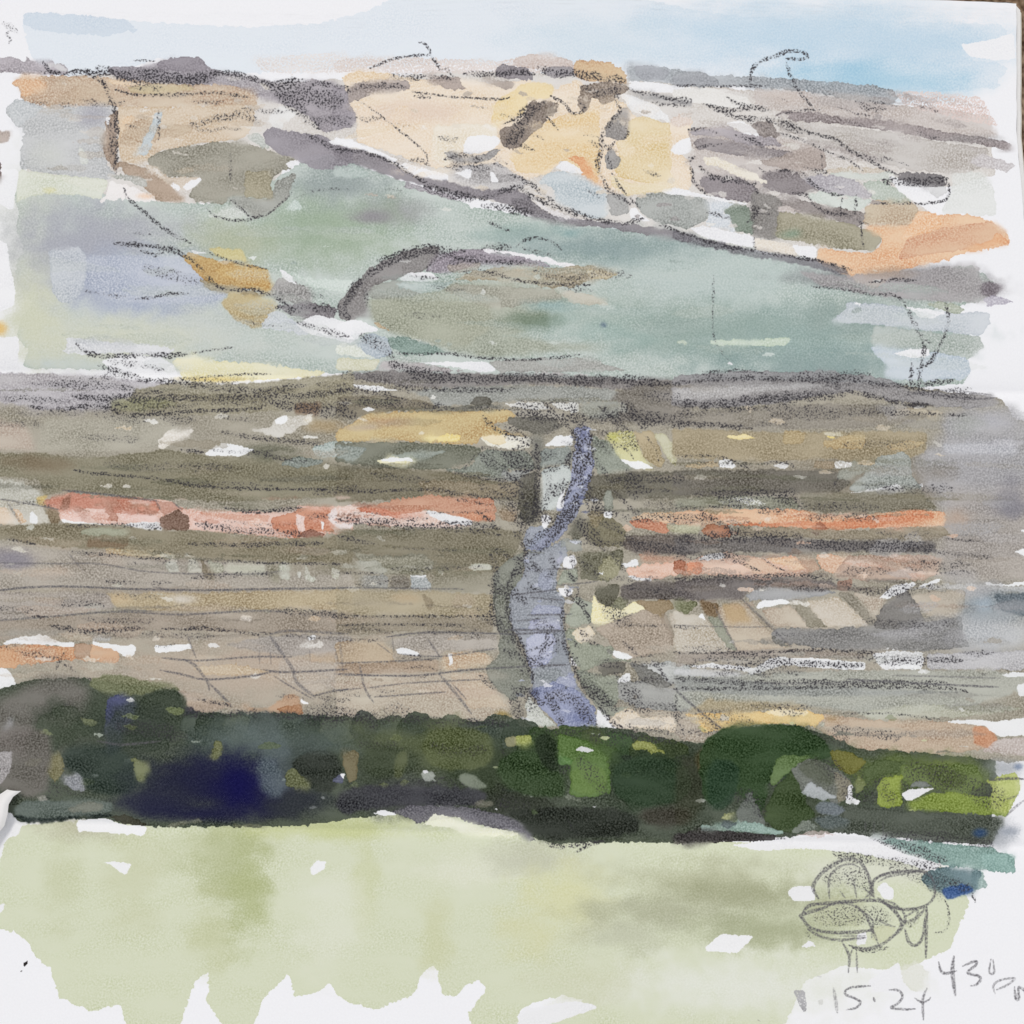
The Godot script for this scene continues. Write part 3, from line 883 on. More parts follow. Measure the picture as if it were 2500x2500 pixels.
func paint_e() -> void:
	frame(825, 600, 0.44)
	on("painted_valley")
	p(162, 166, 148, [150,290,330,262,560,210,640,202,850,190,1050,222,1250,250,1300,330,1150,380,1000,480,1250,560,1100,602,850,622,650,592,450,522,280,472,180,402], 0.8, 3)
	p(148, 150, 142, [150,215,330,190,480,250,400,295,250,300,150,280], 0.8)
	p(136, 131, 130, [-10,332,80,222,160,142,270,72,400,22,560,2,562,62,480,142,330,182,200,222,150,282,182,382,90,412,10,412])
	p(158, 148, 158, [480,142,560,42,700,20,800,20,960,50,1150,82,1182,122,960,112,760,112,600,152,540,152])
	p(172, 162, 150, [600,112,700,100,800,98,780,130,640,160], 0.7)
	p(238, 236, 238, [800,22,900,25,1130,60,1250,95,1322,110,1270,127,1150,97,950,47,850,42], 0.96, 0, 0.03, "bare_paper_gap")
	p(173, 161, 138, [640,190,760,140,1000,112,1200,122,1400,110,1562,150,1500,187,1400,192,1300,232,1150,232,1000,202,800,192])
	p(202, 192, 167, [1380,132,1562,156,1480,187,1390,182], 0.9)
	p(166, 163, 149, [640,212,1050,232,1200,242,1252,292,1100,312,900,352,830,352,700,292,590,252], 0.8)
	p(192, 184, 167, [1200,242,1420,272,1512,332,1300,322], 0.85)
	white([330,187,400,150,520,146,562,190,450,202])
	p(180, 193, 189, [310,212,560,202,642,202,560,252,430,262])
	p(162, 163, 142, [180,302,450,272,600,252,700,292,850,332,860,450,700,560,450,522,280,472,190,402], 0.55, 2)
	bleed(1180, 330, 240, 60, 150, 180, 182, 0.7)
	bleed(1080, 420, 230, 80, 108, 126, 106, 0.75)
	bleed(1480, 470, 420, 160, 150, 176, 170, 0.5)
	bleed(1475, 440, 34, 28, 92, 110, 130, 0.8)
	bleed(1300, 560, 260, 60, 160, 164, 146, 0.6)
	white([-10,432,110,405,232,466,130,492,80,542,-10,522], 236)
	p(223, 226, 216, [-10,542,100,545,242,626,-10,604], 0.95, 0, 0.05)
	p(180, 190, 199, [100,542,160,482,270,502,302,602,240,627,150,592])
	p(134, 155, 146, [280,502,400,512,622,592,500,604,350,597,290,562])
	p(198, 172, 134, [185,420,230,430,295,470,240,465], 0.7)
	p(216, 214, 190, [-10,622,240,632,200,692,-10,692])
	p(176, 169, 169, [240,632,450,642,500,662,700,692,600,702,220,692])
	p(166, 164, 159, [830,642,1100,622,1400,622,1600,692,1200,702,900,702], 0.85)
	white([440,646,620,645,830,645,887,696,800,702,700,682])
	p(212, 208, 206, [1080,705,1180,700,1400,716,1300,722,1150,716], 0.8)
	on("painted_fields")
	p(126, 120, 120, [80,702,300,692,560,702,880,712,1150,712,1600,732,1960,742,1960,802,1600,802,1300,772,1000,772,700,792,400,782,100,742], 0.9, 1)
	p(150, 152, 149, [380,802,700,782,1000,772,1350,782,1560,802,1550,862,1340,872,1000,862,730,882,540,892,500,842], 0.85, 1)
	p(116, 106, 88, [-10,832,300,832,520,872,562,902,300,922,-10,962], 0.85, 1)
	p(198, 172, 119, [-10,1032,160,932,440,916,720,916,940,910,1002,942,930,972,860,992,960,1042,1062,1052,960,1082,800,1062,760,1102,650,1102,400,1082,-10,1087])
	bleed(290, 980, 200, 50, 184, 150, 120, 0.7)
	bleed(160, 1010, 160, 30, 186, 166, 160, 0.5)
	p(90, 86, 78, [728,882,760,842,820,830,857,852,850,892])
	p(110, 108, 102, [560,900,760,885,930,880,900,900,720,910], 0.8)
	white([80,766,200,775,342,802,200,804,90,787])
	white([135,905,170,895,212,905,170,918], 225)
	p(222, 220, 216, [918,872,1120,862,1182,902,1100,912,960,892], 0.95, 0, 0.05, "bare_paper_gap")
	p(226, 225, 221, [1180,872,1337,870,1337,927,1250,917], 0.95, 0, 0.05, "bare_paper_gap")
	p(168, 162, 150, [960,900,1180,920,1290,960,1180,960,1000,940], 0.7)
	p(234, 217, 152, [448,1067,580,1050,687,1048,680,1087,500,1082])
	p(232, 228, 216, [780,1060,960,1050,1062,1062,1072,1122,960,1132,840,1112], 0.95, 0, 0.05, "bare_paper_gap")
	p(226, 206, 162, [780,1055,940,1050,920,1110,830,1090], 0.7)
	white([1140,1112,1210,1056,1302,1050,1302,1112], 231)
	p(104, 100, 92, [938,957,1020,945,1200,952,1252,1002,1140,1052,1080,1042,960,1002])
	p(106, 107, 93, [-10,1092,400,1090,760,1112,802,1132,750,1202,560,1242,300,1240,-10,1202])
	p(145, 152, 146, [-10,1102,166,1122,100,1197,-10,1182])
	p(140, 147, 139, [290,1162,460,1137,612,1140,440,1197,300,1187])
	p(238, 232, 196, [213,1197,270,1170,400,1175,442,1197,380,1232,250,1217])
	white([232,1182,400,1172,422,1196,250,1197], 232)
	p(132, 137, 127, [800,1132,1060,1142,1102,1242,950,1242,900,1302,680,1262,588,1242,740,1222])
	p(152, 154, 150, [910,1252,1082,1237,1010,1302,910,1297])
	p(110, 108, 100, [1070,1050,1142,1050,1132,1242,1090,1242])
	p(135, 142, 138, [1130,1132,1290,1112,1302,1202,1120,1232])
	p(110, 102, 82, [-10,1212,250,1232,590,1252,900,1312,1010,1312,1000,1422,800,1402,-10,1422], 0.85, 1)
	p(142, 128, 106, [440,1312,520,1300,900,1322,1010,1312,1000,1392,800,1402,500,1392], 0.85)
	p(118, 111, 104, [1560,802,1700,762,1960,772,1960,992,1700,982,1560,982,1400,962], 0.85, 2)
	bleed(1850, 830, 160, 50, 156, 151, 146, 0.8)
	p(176, 176, 166, [1545,872,1600,870,1612,922,1560,922], 0.8, 1)
	p(146, 148, 140, [1340,870,1560,860,1560,950,1400,960,1340,930], 0.8, 1)
	p(135, 141, 129, [1410,1052,1530,1102,1652,1242,1440,1272,1410,1182])
	p(207, 203, 146, [1480,1042,1550,1030,1640,1030,1700,1182,1757,1237,1680,1237,1560,1182,1530,1122])
	bleed(1530, 1060, 60, 40, 176, 176, 80, 0.6)
	white([1560,1182,1700,1202,1757,1237,1640,1237])
	p(170, 152, 118, [1640,1030,1750,1022,1812,1202,1790,1237,1700,1182])
	p(192, 188, 157, [1750,1032,1830,1050,1867,1122,1882,1237,1830,1182])
	p(96, 91, 79, [1360,1282,1640,1252,1960,1252,1960,1402,1680,1402,1520,1402,1360,1422], 0.9, 1)
	p(140, 143, 132, [1480,1362,1520,1350,1527,1470,1470,1470])
	p(88, 84, 75, [1010,1272,1110,1252,1112,1470,1000,1470])
	on("painted_lane")
	base(156, 162, 190, [1310,1012,1400,1002,1405,1122,1422,1232,1370,1382,1290,1470,1210,1470,1290,1332,1300,1202,1320,1102], 0.92)
	bleed(1360, 1050, 60, 80, 108, 114, 150, 0.7)
	p(192, 200, 197, [1130,1242,1290,1212,1292,1302,1202,1470,1120,1470])
	white([1215,1420,1235,1370,1262,1350,1250,1455,1215,1455], 232)
	on("painted_valley")
	c([40,342,100,222,200,142,300,82,450,42,560,22,700,32], 40, 0.6)
	c([0,332,60,402], 60, 0.55)
	c([150,230,170,370], 20, 0.4)
	c([500,120,560,60,640,40], 30, 0.45)
	c([580,32,720,82,900,92,1100,92], 16, 0.56)
	c([600,100,800,70,1000,100], 40, 0.35)
	c([780,132,1000,192,1200,212,1400,217], 13, 0.6)
	c([1080,140,1250,180,1400,170], 24, 0.36)
	c([300,592,450,602,600,597,800,622,1000,632,1200,622,1350,602], 11, 0.62)
	c([130,502,250,562,300,622], 60, 0.45)
	c([400,170,560,180], 20, 0.5)
	on("painted_fields")
	c([270,642,420,692,600,722,800,742,1000,732,1200,737,1400,747,1600,742,1800,762], 46, 0.58)
	c([380,690,500,740,700,745], 40, 0.5)
	c([280,782,500,792,800,802,1000,792], 24, 0.56)
	c([0,802,200,812,400,872,600,892], 30, 0.54)
	c([0,862,150,862,350,892], 50, 0.5)
	c([0,910,100,950], 40, 0.42)
	c([830,987,900,1032,1000,1072,1070,1112], 15, 0.6)
	c([1140,872,1200,932,1270,1002,1320,1042], 24, 0.58)
	c([1000,932,1200,952,1400,962,1600,942,1800,982,1932,992], 50, 0.56)
	c([1300,890,1330,990,1380,1012], 50, 0.5)
	c([1580,800,1700,760,1900,770], 22, 0.5)
	c([1560,900,1700,940,1932,960], 50, 0.48)
	on("painted_lane")
	c([1300,1012,1330,1102,1330,1202,1310,1302,1240,1432], 24, 0.58)
	c([1400,1022,1400,1132,1360,1242,1330,1352], 24, 0.58)
	c([1350,1120,1370,1240], 40, 0.4)
	on("painted_fields")
	c([1100,1102,1110,1252,1100,1442], 30, 0.62)
	c([1160,1260,1180,1420], 50, 0.32)
	c([760,1162,700,1242], 8, 0.6)
	c([0,1357,200,1362,500,1352,700,1382,900,1402], 18, 0.58)
	c([800,1120,1000,1160,1200,1160], 50, 0.34)
	c([600,1250,800,1290,950,1300], 16, 0.5)
	c([1500,1062,1600,1132,1640,1182], 11, 0.56)
	c([1420,1172,1500,1282], 24, 0.52)
	c([1430,1080,1500,1150], 50, 0.36)
	c([1350,1302,1400,1402], 60, 0.5)
	c([1500,1300,1700,1290,1932,1300], 40, 0.45)
	c([1690,1040,1760,1120,1780,1200], 8, 0.4)

func paint_h() -> void:
	frame(1650, 600, 0.44)
	on("painted_valley")
	p(162, 157, 158, [680,142,900,172,1100,152,1300,142,1600,102,1680,112,1690,192,1780,212,1782,272,1700,312,1500,312,1250,292,1000,262,800,222], 0.85, 1)
	bleed(1180, 150, 200, 50, 166, 148, 134, 0.7)
	p(120, 112, 118, [1700,202,1760,200,1822,230,1800,252,1760,287,1690,272])
	p(192, 188, 198, [1700,292,1780,277,1882,312,1740,337], 0.85)
	p(197, 203, 209, [858,422,940,352,940,320,1100,322,1260,340,1300,382,1500,372,1740,370,1742,432,1690,502,1400,472,1100,437], 0.94)
	white([985,316,1032,318,1015,332])
	white([1270,340,1400,350,1500,372,1430,402,1370,402], 235)
	p(180, 186, 170, [1390,322,1500,312,1612,352,1570,382,1460,352])
	p(179, 187, 181, [1100,442,1400,477,1690,502,1702,562,1650,622,1450,602,1180,567,1080,552], 0.9)
	p(196, 206, 215, [1075,556,1220,566,1440,592,1620,622,1642,702,1600,742,1200,742,1150,722,1180,662,1110,612], 0.94)
	white([1198,597,1290,576,1410,570,1412,612,1330,627])
	p(202, 214, 196, [188,522,400,521,642,508,610,556,400,557,198,547])
	p(197, 207, 192, [0,532,40,518,72,547])
	white([280,655,300,640,320,660], 222)
	on("painted_fields")
	p(140, 136, 139, [-20,722,350,692,600,702,800,692,1000,712,1200,742,1300,802,1500,812,1750,822,1817,872,1700,902,1500,892,1200,862,1000,802,800,832,500,882,200,902,-20,892], 0.88, 0)
	p(178, 175, 175, [-20,792,300,772,700,762,852,772,500,802,300,842,-20,862], 0.85, 2)
	p(136, 128, 118, [-20,892,200,912,500,892,900,872,1300,892,1480,922,1300,982,1000,1012,500,1022,-20,1002], 0.8, 1)
	p(72, 68, 68, [1238,882,1340,870,1442,885,1380,902], 0.9, 1)
	p(187, 174, 152, [1130,912,1300,902,1492,922,1480,942,1200,932], 0.85)
	p(161, 159, 163, [1480,922,1760,902,1880,892,1932,962,2000,1000,2000,1470,1450,1470,1480,1402,1380,1342,1310,1202,1380,1132,1480,1082], 0.85, 4)
	p(186, 186, 192, [1480,1102,1880,1082,1902,1162,1500,1152], 0.8, 2)
	bleed(1760, 980, 170, 80, 182, 182, 188, 0.7)
	bleed(1700, 1260, 200, 90, 172, 170, 172, 0.6)
	bleed(1450, 1260, 160, 70, 140, 132, 122, 0.6)
	bleed(1600, 1000, 160, 80, 158, 164, 150, 0.6)
	bleed(1860, 1330, 120, 120, 132, 130, 138, 0.6)
	p(158, 142, 112, [-20,1012,500,1032,900,1032,1070,1027,1390,1032,1392,1132,1310,1172,1100,1232,900,1182,600,1192,300,1192,-20,1172], 0.85, 1)
	p(177, 157, 117, [600,1022,730,1032,700,1092,590,1102], 0.9)
	p(185, 163, 120, [820,1092,900,1062,1060,1042,1032,1132,808,1117], 0.92)
	p(202, 194, 172, [813,1037,910,1030,932,1057,870,1062])
	p(237, 222, 163, [833,1057,900,1057,880,1077])
	p(237, 222, 168, [268,1057,400,1045,452,1070,330,1070])
	p(196, 172, 128, [1160,1110,1280,1085,1390,1090,1330,1130,1200,1135], 0.6)
	p(187, 167, 132, [50,1217,230,1192,242,1227,60,1232])
	white([233,1185,300,1190,337,1222,320,1237,250,1232])
	white([528,1217,600,1205,632,1220,600,1240], 226)
	p(167, 147, 122, [768,1197,880,1197,880,1242,758,1232])
	p(98, 92, 84, [-20,1252,200,1242,500,1242,880,1247,960,1300,952,1332,900,1372,600,1372,300,1392,-20,1382], 0.88, 1)
	p(160, 165, 161, [1090,1222,1130,1162,1270,1145,1312,1202,1300,1272,1372,1342,1240,1372,1000,1372,960,1352,1060,1252,980,1202])
	p(148, 149, 139, [900,1242,980,1192,1060,1232,1090,1242,950,1302,900,1292])
	white([880,1195,982,1200,970,1227,885,1244])
	white([953,1370,1100,1350,1230,1320,1282,1366,1150,1377], 229)
	white([1340,1325,1365,1318,1372,1340], 230)
	p(122, 118, 104, [690,1380,960,1372,1340,1340,1440,1440,1400,1470,700,1470], 0.8, 1)
	on("painted_valley")
	c([980,242,1080,272,1200,272,1280,322], 13, 0.6)
	c([1070,202,1200,192,1330,192], 13, 0.58)
	c([750,225,900,240,1000,260], 9, 0.5)
	c([1270,332,1310,402,1350,482,1380,562,1370,642,1360,702,1350,792], 22, 0.62)
	c([1500,322,1512,422,1490,502,1450,582,1400,652,1340,682], 18, 0.62)
	c([1310,652,1312,782], 24, 0.58)
	c([1375,522,1412,537], 18, 0.6)
	c([210,160,205,350,210,500,250,580,300,650], 9, 0.42)
	on("painted_fields")
	c([-10,872,200,882,400,862,600,842,800,832,950,822], 46, 0.6)
	c([150,700,350,692,500,710], 14, 0.5)
	c([350,720,600,742,800,742,950,732,1100,762,1300,772,1550,747], 22, 0.58)
	c([900,722,902,822], 18, 0.5)
	c([950,802,1100,832,1250,872,1400,884], 24, 0.66)
	c([0,760,200,745,420,740], 18, 0.5)
	c([-10,982,200,992,420,1012], 26, 0.6)
	c([0,930,200,930,420,900], 30, 0.4)
	c([200,1162,300,1192,400,1232], 18, 0.55)
	c([0,1162,200,1167], 12, 0.56)
	c([460,1212,600,1202,660,1232], 16, 0.5)
	c([550,1382,680,1412], 50, 0.5)
	c([1150,930,1400,930,1500,940,1640,935], 16, 0.5)
	c([1200,760,1400,800,1650,790], 16, 0.45)
	c([1150,1340,1240,1350], 20, 0.5)
	c([100,1380,400,1375,680,1370], 40, 0.45)
	c([900,1290,880,1330,900,1360], 14, 0.4)
	l([1300,812,1500,832,1650,850,1780,842], 7, 0.75)
	l([1270,832,1500,800,1760,826], 6, 0.5)

func paint_i() -> void:
	frame(0, 1200, 0.44)
	on("painted_fields")
	p(196, 191, 179, [-40,42,140,52,250,92,282,172,170,192,-40,182], 0.85)
	p(216, 191, 166, [-40,82,40,92,102,177,-40,182], 0.85)
	p(216, 191, 166, [70,92,110,102,152,172,110,177], 0.85)
	white([163,122,185,105,217,162,205,182,170,177], 229)
	p(126, 107, 82, [240,72,332,112,332,182,282,172], 0.85, 1)
	p(222, 184, 170, [250,62,390,5,560,22,880,42,960,62,1010,92,1300,112,1500,112,1640,92,1680,77,1960,92,1960,232,1700,242,1600,262,1100,217,900,192,560,182,340,167,330,112], 0.94)
	p(190, 122, 100, [250,42,390,5,560,22,870,47,892,107,800,132,650,122,560,92,400,102,330,102,240,72])
	p(150, 105, 86, [340,42,397,10,385,102,338,107], 0.8, 1)
	p(202, 134, 110, [640,42,860,62,882,122,700,112], 0.7)
	p(230, 198, 188, [338,112,430,102,472,177,340,167])
	p(230, 198, 188, [480,107,590,97,622,182,560,177])
	p(226, 192, 182, [660,112,860,132,902,167,880,192,670,162])
	p(180, 126, 106, [553,22,600,32,662,172,610,167,580,92], 0.85)
	p(186, 140, 124, [425,100,480,104,500,165,470,170], 0.6)
	white([338,152,450,167,622,187,450,182,345,172])
	white([680,182,780,167,890,172,907,217,820,217], 229)
	p(176, 124, 104, [850,42,900,60,960,62,1010,95,1050,90,980,110,900,130], 0.7)
	p(118, 90, 76, [888,152,980,95,1052,142,1052,217,920,217,888,192], 0.95)
	p(224, 188, 175, [1052,122,1100,112,1252,162,1230,202,1052,192], 0.85)
	p(204, 148, 122, [1100,118,1300,125,1500,130,1480,170,1250,150], 0.6)
	p(228, 199, 186, [1370,172,1430,145,1512,202,1400,202])
	p(196, 126, 96, [1500,152,1640,112,1680,87,1840,90,1862,112,1820,162,1862,222,1700,227,1660,262,1520,212])
	p(230, 208, 201, [1645,122,1680,130,1702,217,1650,227])
	white([1780,162,1800,172,1790,222], 230)
	p(227, 215, 213, [1830,102,1960,70,1960,202,1870,202,1820,162], 0.94)
	p(138, 94, 78, [1650,252,1710,205,1800,232,1790,262])
	p(126, 116, 93, [-40,192,330,177,560,182,900,217,1100,217,1600,262,1960,242,1960,392,1500,392,1240,387,850,352,580,322,360,312,-40,262], 0.85, 1)
	p(152, 154, 132, [445,212,540,195,722,212,710,247,460,242], 0.85)
	p(194, 194, 184, [140,190,190,185,200,205,150,220], 0.8)
	p(114, 91, 68, [480,257,722,267,700,312,490,312], 0.8, 1)
	p(193, 175, 138, [580,312,850,332,972,347,970,372,700,362,590,342])
	p(197, 192, 172, [890,337,977,350,970,372,890,367])
	p(164, 155, 144, [-40,282,400,332,900,382,1240,392,1480,397,1600,472,1960,452,1960,532,1300,542,850,532,300,532,-40,552], 0.85, 1)
	bleed(70, 370, 200, 90, 134, 130, 142, 0.8)
	p(182, 180, 168, [920,387,980,385,1002,452,930,442])
	p(180, 176, 162, [1040,367,1090,370,1127,452,1050,452])
	p(174, 172, 154, [1250,397,1470,402,1476,462,1250,452])
	p(181, 183, 168, [1540,397,1600,402,1612,492,1550,482])
	p(194, 194, 182, [1695,397,1752,497,1690,492])
	p(192, 190, 176, [1840,422,1892,442,1880,492,1840,482])
	p(205, 205, 198, [1648,445,1672,440,1664,485], 0.9)
	p(172, 170, 152, [1150,382,1240,402,1240,442,1180,452])
	p(125, 112, 92, [1110,362,1202,482,1150,492,1120,432], 0.85)
	p(130, 124, 105, [1478,402,1540,402,1552,522,1500,482], 0.85)
	p(136, 124, 112, [390,360,470,420,450,445], 0.6)
	p(178, 160, 125, [580,562,740,572,860,557,1060,562,1960,542,1960,662,1500,652,1100,667,830,662,640,642], 0.85, 1)
	bleed(1010, 600, 130, 44, 212, 206, 196, 0.9)
	bleed(660, 590, 120, 50, 204, 178, 140, 0.5)
	p(160, 150, 143, [-40,557,600,562,640,652,300,692,-40,722], 0.8, 1)
	p(150, 136, 122, [300,692,830,662,1300,667,1960,662,1960,782,1500,782,1100,772,700,772,-40,832,-40,722], 0.85, 1)
	bleed(200, 790, 260, 50, 160, 158, 150, 0.7)
	p(224, 214, 202, [1328,717,1345,685,1390,690,1397,717])
	p(177, 174, 170, [518,792,642,802,600,832,520,832])
	p(207, 156, 115, [-40,852,200,847,410,862,422,932,300,942,100,962,90,982,-40,977])
	p(200, 168, 140, [100,870,300,862,330,930,110,950], 0.6)
	p(200, 152, 116, [410,842,520,852,640,862,672,912,650,952,520,942,420,932])
	p(163, 134, 110, [413,842,512,847,512,932,420,927], 0.85)
	white([10,847,80,810,240,795,330,835,412,835,412,862,200,847], 231)
	white([513,832,640,852,757,853,747,912,690,920,640,880,520,850], 231)
	white([853,857,1060,845,1072,874,865,897], 236)
	white([1153,847,1200,838,1227,867,1160,862], 229)
	p(185, 180, 164, [470,960,620,940,660,980,500,1000], 0.5, 1)
	white([-40,972,50,985,97,1082,50,1112,-40,1102], 232)
	p(206, 205, 205, [-40,1105,60,1105,30,1150,-40,1190], 0.8, 1)
	p(200, 180, 152, [1070,972,1290,952,1502,1002,1300,1022,1120,1017], 0.8)
	p(176, 152, 126, [1700,902,1870,882,1860,952,1720,952], 0.8)
	p(158, 151, 147, [1250,850,1450,802,1700,792,1960,802,1960,892,1650,912,1500,902], 0.75, 1)
	p(216, 211, 206, [1658,857,1700,840,1780,830,1802,857,1680,872])
	white([1710,805,1752,800,1752,822,1710,822])
	p(176, 166, 156, [1560,920,1932,960,1960,1080,1700,1120,1540,1030], 0.6, 1)
	p(180, 140, 108, [1200,1152,1300,1192,1500,1202,1600,1122,1662,1132,1662,1192,1560,1212,1602,1252,1540,1232,1400,1222], 0.8, 1)
	p(164, 114, 78, [1528,1202,1680,1177,1682,1237,1580,1247])
	white([1665,1150,1717,1177,1680,1182])
	p(160, 138, 120, [1000,1102,1200,1162,1282,1192,1150,1232,1060,1242,1020,1162], 0.8, 1)
	l([-20,552,150,532,400,527,700,540,1100,547,1500,540,1932,535], 9, 0.85)
	l([850,530,960,545,1060,540], 10, 0.5)
	l([-20,717,300,692,650,667,1000,682,1400,662,1600,667], 8, 0.7)
	l([660,660,850,662], 7, 0.6)
	l([380,340,460,440], 8, 0.45)
	l([-20,395,300,400,560,402,800,442,1100,457,1400,457,1560,440], 7, 0.55)
	l([-20,40,120,60,330,100], 7, 0.6)
	l([40,60,120,180], 10, 0.4)
	l([900,922,1100,937,1400,917,1620,917], 8, 0.7)
	l([1040,790,1060,852,1090,922], 8, 0.5)
	l([1020,932,1080,962,1150,1052,1162,1102], 14, 0.6)
	l([890,990,1000,1012,1150,1042,1400,1022,1530,992], 9, 0.75)
	l([1160,1062,1282,1182], 12, 0.65)
	l([1500,802,1570,902,1622,982,1652,1062,1752,1142], 16, 0.55)
	l([1520,1022,1600,1072,1740,1152], 8, 0.6)
	l([1450,987,1600,1002,1932,985], 9, 0.75)
	l([1740,1132,1850,1107,1932,1097], 7, 0.7)
	l([1500,792,1600,772,1800,782,1932,790], 11, 0.6)
	l([1500,870,1505,960], 7, 0.5)
	l([1440,880,1442,960], 7, 0.4)
	l([1720,880,1722,950], 7, 0.45)
	l([1860,870,1880,960], 7, 0.4)
	l([870,60,890,100], 12, 0.5)
	l([960,60,1010,100], 10, 0.6)
	c([40,265,200,292], 14, 0.62)
	c([400,332,600,352,900,372], 14, 0.56)
	c([360,195,600,185,780,190,900,200], 16, 0.42)
	c([1050,287,1300,297,1500,292,1800,287], 22, 0.58)
	c([1250,92,1400,112,1550,102,1680,87], 16, 0.6)
	c([1090,182,1300,212,1500,222,1700,242], 34, 0.52)
	c([780,182,890,202], 34, 0.5)
	c([1700,130,1830,140], 30, 0.34)
	c([1240,382,1500,397,1900,402], 9, 0.58)
	c([1510,652,1700,672,1932,692], 30, 0.52)
	c([180,692,270,697], 12, 0.75)
	c([280,742,400,767,600,772,800,757], 24, 0.58)
	c([900,760,1000,765,1100,757,1260,770,1400,787,1500,787], 14, 0.6)
	c([370,882,340,922,310,982], 16, 0.5)
	c([360,960,420,1000], 30, 0.34)
	c([420,1040,700,1060,900,1092,1000,1112], 24, 0.5)
	c([1090,1152,1200,1172,1290,1192], 15, 0.6)
	c([1570,800,1780,810], 18, 0.4)

func paint_j() -> void:
	frame(825, 1200, 0.44)
	on("painted_fields")
	p(228, 204, 194, [-10,82,140,75,320,110,480,100,600,120,760,160,740,192,600,202,300,192,-10,172], 0.94)
	p(196, 140, 112, [100,92,200,75,440,22,700,30,870,42,882,162,740,162,500,102,300,132,130,112])
	p(202, 127, 100, [108,92,200,78,300,112,480,122,470,137,300,142,130,112], 0.85)
	p(203, 140, 106, [640,122,800,112,872,152,780,162], 0.8)
	white([490,102,600,122,752,162,740,192,620,182,500,132], 227)
	p(150, 128, 105, [870,92,1000,102,982,172,900,152], 0.85)
	p(82, 79, 70, [1000,132,1080,-10,1122,-10,1112,162,1040,182], 0.92)
	p(120, 112, 92, [-10,217,560,207,880,202,1020,222,1000,332,900,442,700,482,510,442,520,372,350,352,130,342,-10,292], 0.85, 1)
	p(150, 146, 129, [90,342,340,362,440,342,532,382,510,452,270,462,140,422], 0.88)
	p(170, 170, 160, [90,380,220,385,280,440,230,462,110,430], 0.6)
	p(188, 188, 173, [718,417,770,395,862,412,850,437,730,437])
	p(134, 128, 110, [520,470,860,440,870,560,520,560], 0.7, 1)
	p(150, 150, 147, [130,462,280,466,280,542,130,532], 0.85)
	p(114, 107, 99, [290,466,400,480,400,537,290,542], 0.85)
	p(172, 176, 178, [400,466,490,462,517,522,500,547,405,542])
	white([396,463,490,461,492,474,410,474], 228)
	p(160, 146, 118, [-10,542,500,552,860,572,860,702,500,692,-10,692], 0.85, 1)
	bleed(400, 590, 160, 40, 190, 166, 132, 0.5)
	p(130, 115, 92, [470,562,532,602,510,662,480,622], 0.7, 1)
	p(138, 126, 108, [-10,692,500,692,860,712,860,782,500,772,-10,792], 0.8, 1)
	p(178, 156, 129, [-10,832,220,822,312,882,300,952,-10,952], 0.85)
	p(166, 157, 149, [300,822,500,782,880,792,890,882,600,882,560,922,330,892], 0.85)
	white([318,872,380,865,452,897,440,912,330,902], 230)
	p(164, 140, 118, [-10,962,560,932,560,1002,-10,1012], 0.8, 1)
	p(199, 175, 147, [568,922,620,895,830,892,862,952,820,962,580,1002])
	white([610,897,635,900,642,952,620,967], 232)
	p(184, 170, 152, [-10,1022,560,1012,820,1002,850,1092,960,1162,960,1202,900,1272,500,1252,-10,1242], 0.85, 1)
	p(194, 174, 151, [630,1012,820,1002,850,1102,950,1192,740,1202,640,1082], 0.7)
	bleed(910, 1240, 70, 50, 150, 128, 64, 0.7)
	p(122, 124, 114, [870,442,1000,342,1040,332,1020,502,960,562,960,742,1000,862,1070,1002,1080,1082,970,1162,900,1112,840,1042,820,972,890,922,900,802,880,742,860,602], 0.9)
	on("painted_lane")
	base(146, 151, 160, [1050,332,1150,302,1250,272,1280,342,1220,442,1210,532,1260,602,1250,762,1270,852,1290,962,1340,1092,1430,1202,1430,1302,1230,1307,1150,1202,1065,1122,1080,1082,1070,982,1030,862,960,742,950,572,1020,482,1040,422], 0.95)
	p(142, 148, 172, [1080,242,1180,202,1260,82,1300,-10,1365,-10,1365,32,1330,132,1240,252,1150,322,1060,332], 0.92)
	p(150, 158, 176, [1050,200,1140,190,1180,210,1100,300,1040,330,1030,270], 0.8)
	p(162, 167, 187, [1100,622,1250,642,1240,682,1060,682], 0.85)
	p(168, 171, 193, [1060,712,1230,712,1230,767,1060,767])
	p(176, 180, 202, [1040,822,1100,782,1200,792,1222,902,1150,962,1070,982,1050,902])
	p(126, 132, 140, [1200,840,1265,850,1290,950,1180,960], 0.6)
	p(138, 144, 146, [1080,990,1240,980,1260,1040,1160,1070,1090,1060], 0.7)
	p(160, 165, 190, [1240,1022,1300,1002,1332,1092,1200,1072], 0.8)
	p(140, 147, 178, [1065,1122,1090,1082,1200,1062,1320,1092,1430,1202,1436,1302,1230,1307,1150,1222])
	bleed(1350, 1260, 110, 60, 104, 114, 158, 0.5)
	bleed(1220, 1130, 80, 40, 172, 176, 196, 0.5)
	flecks(16, 1080, 340, 1400, 1290, 24, [[200,204,216],[186,190,206],[226,226,230],[116,122,140]], 0.7, 71)
	bleed(1090, 1110, 50, 40, 84, 92, 130, 0.6)
	p(150, 156, 178, [1120,450,1170,440,1200,520,1160,560,1110,530], 0.6)
	white([1130,122,1192,142,1150,212,1130,182])
	white([1240,412,1260,362,1312,350,1327,392,1300,432])
	white([1210,537,1250,530,1312,547,1290,582,1250,582])
	white([1288,925,1310,910,1342,932,1330,972,1290,962])
	p(176, 176, 200, [1215,375,1240,355,1236,400,1220,400], 0.8)
	p(206, 209, 201, [1040,1192,1060,1132,1130,1222,1222,1302,1160,1312,1050,1292])
	white([1440,1192,1470,1202,1520,1282,1662,1352,1640,1402,1590,1372,1430,1302], 231)
	on("painted_fields")
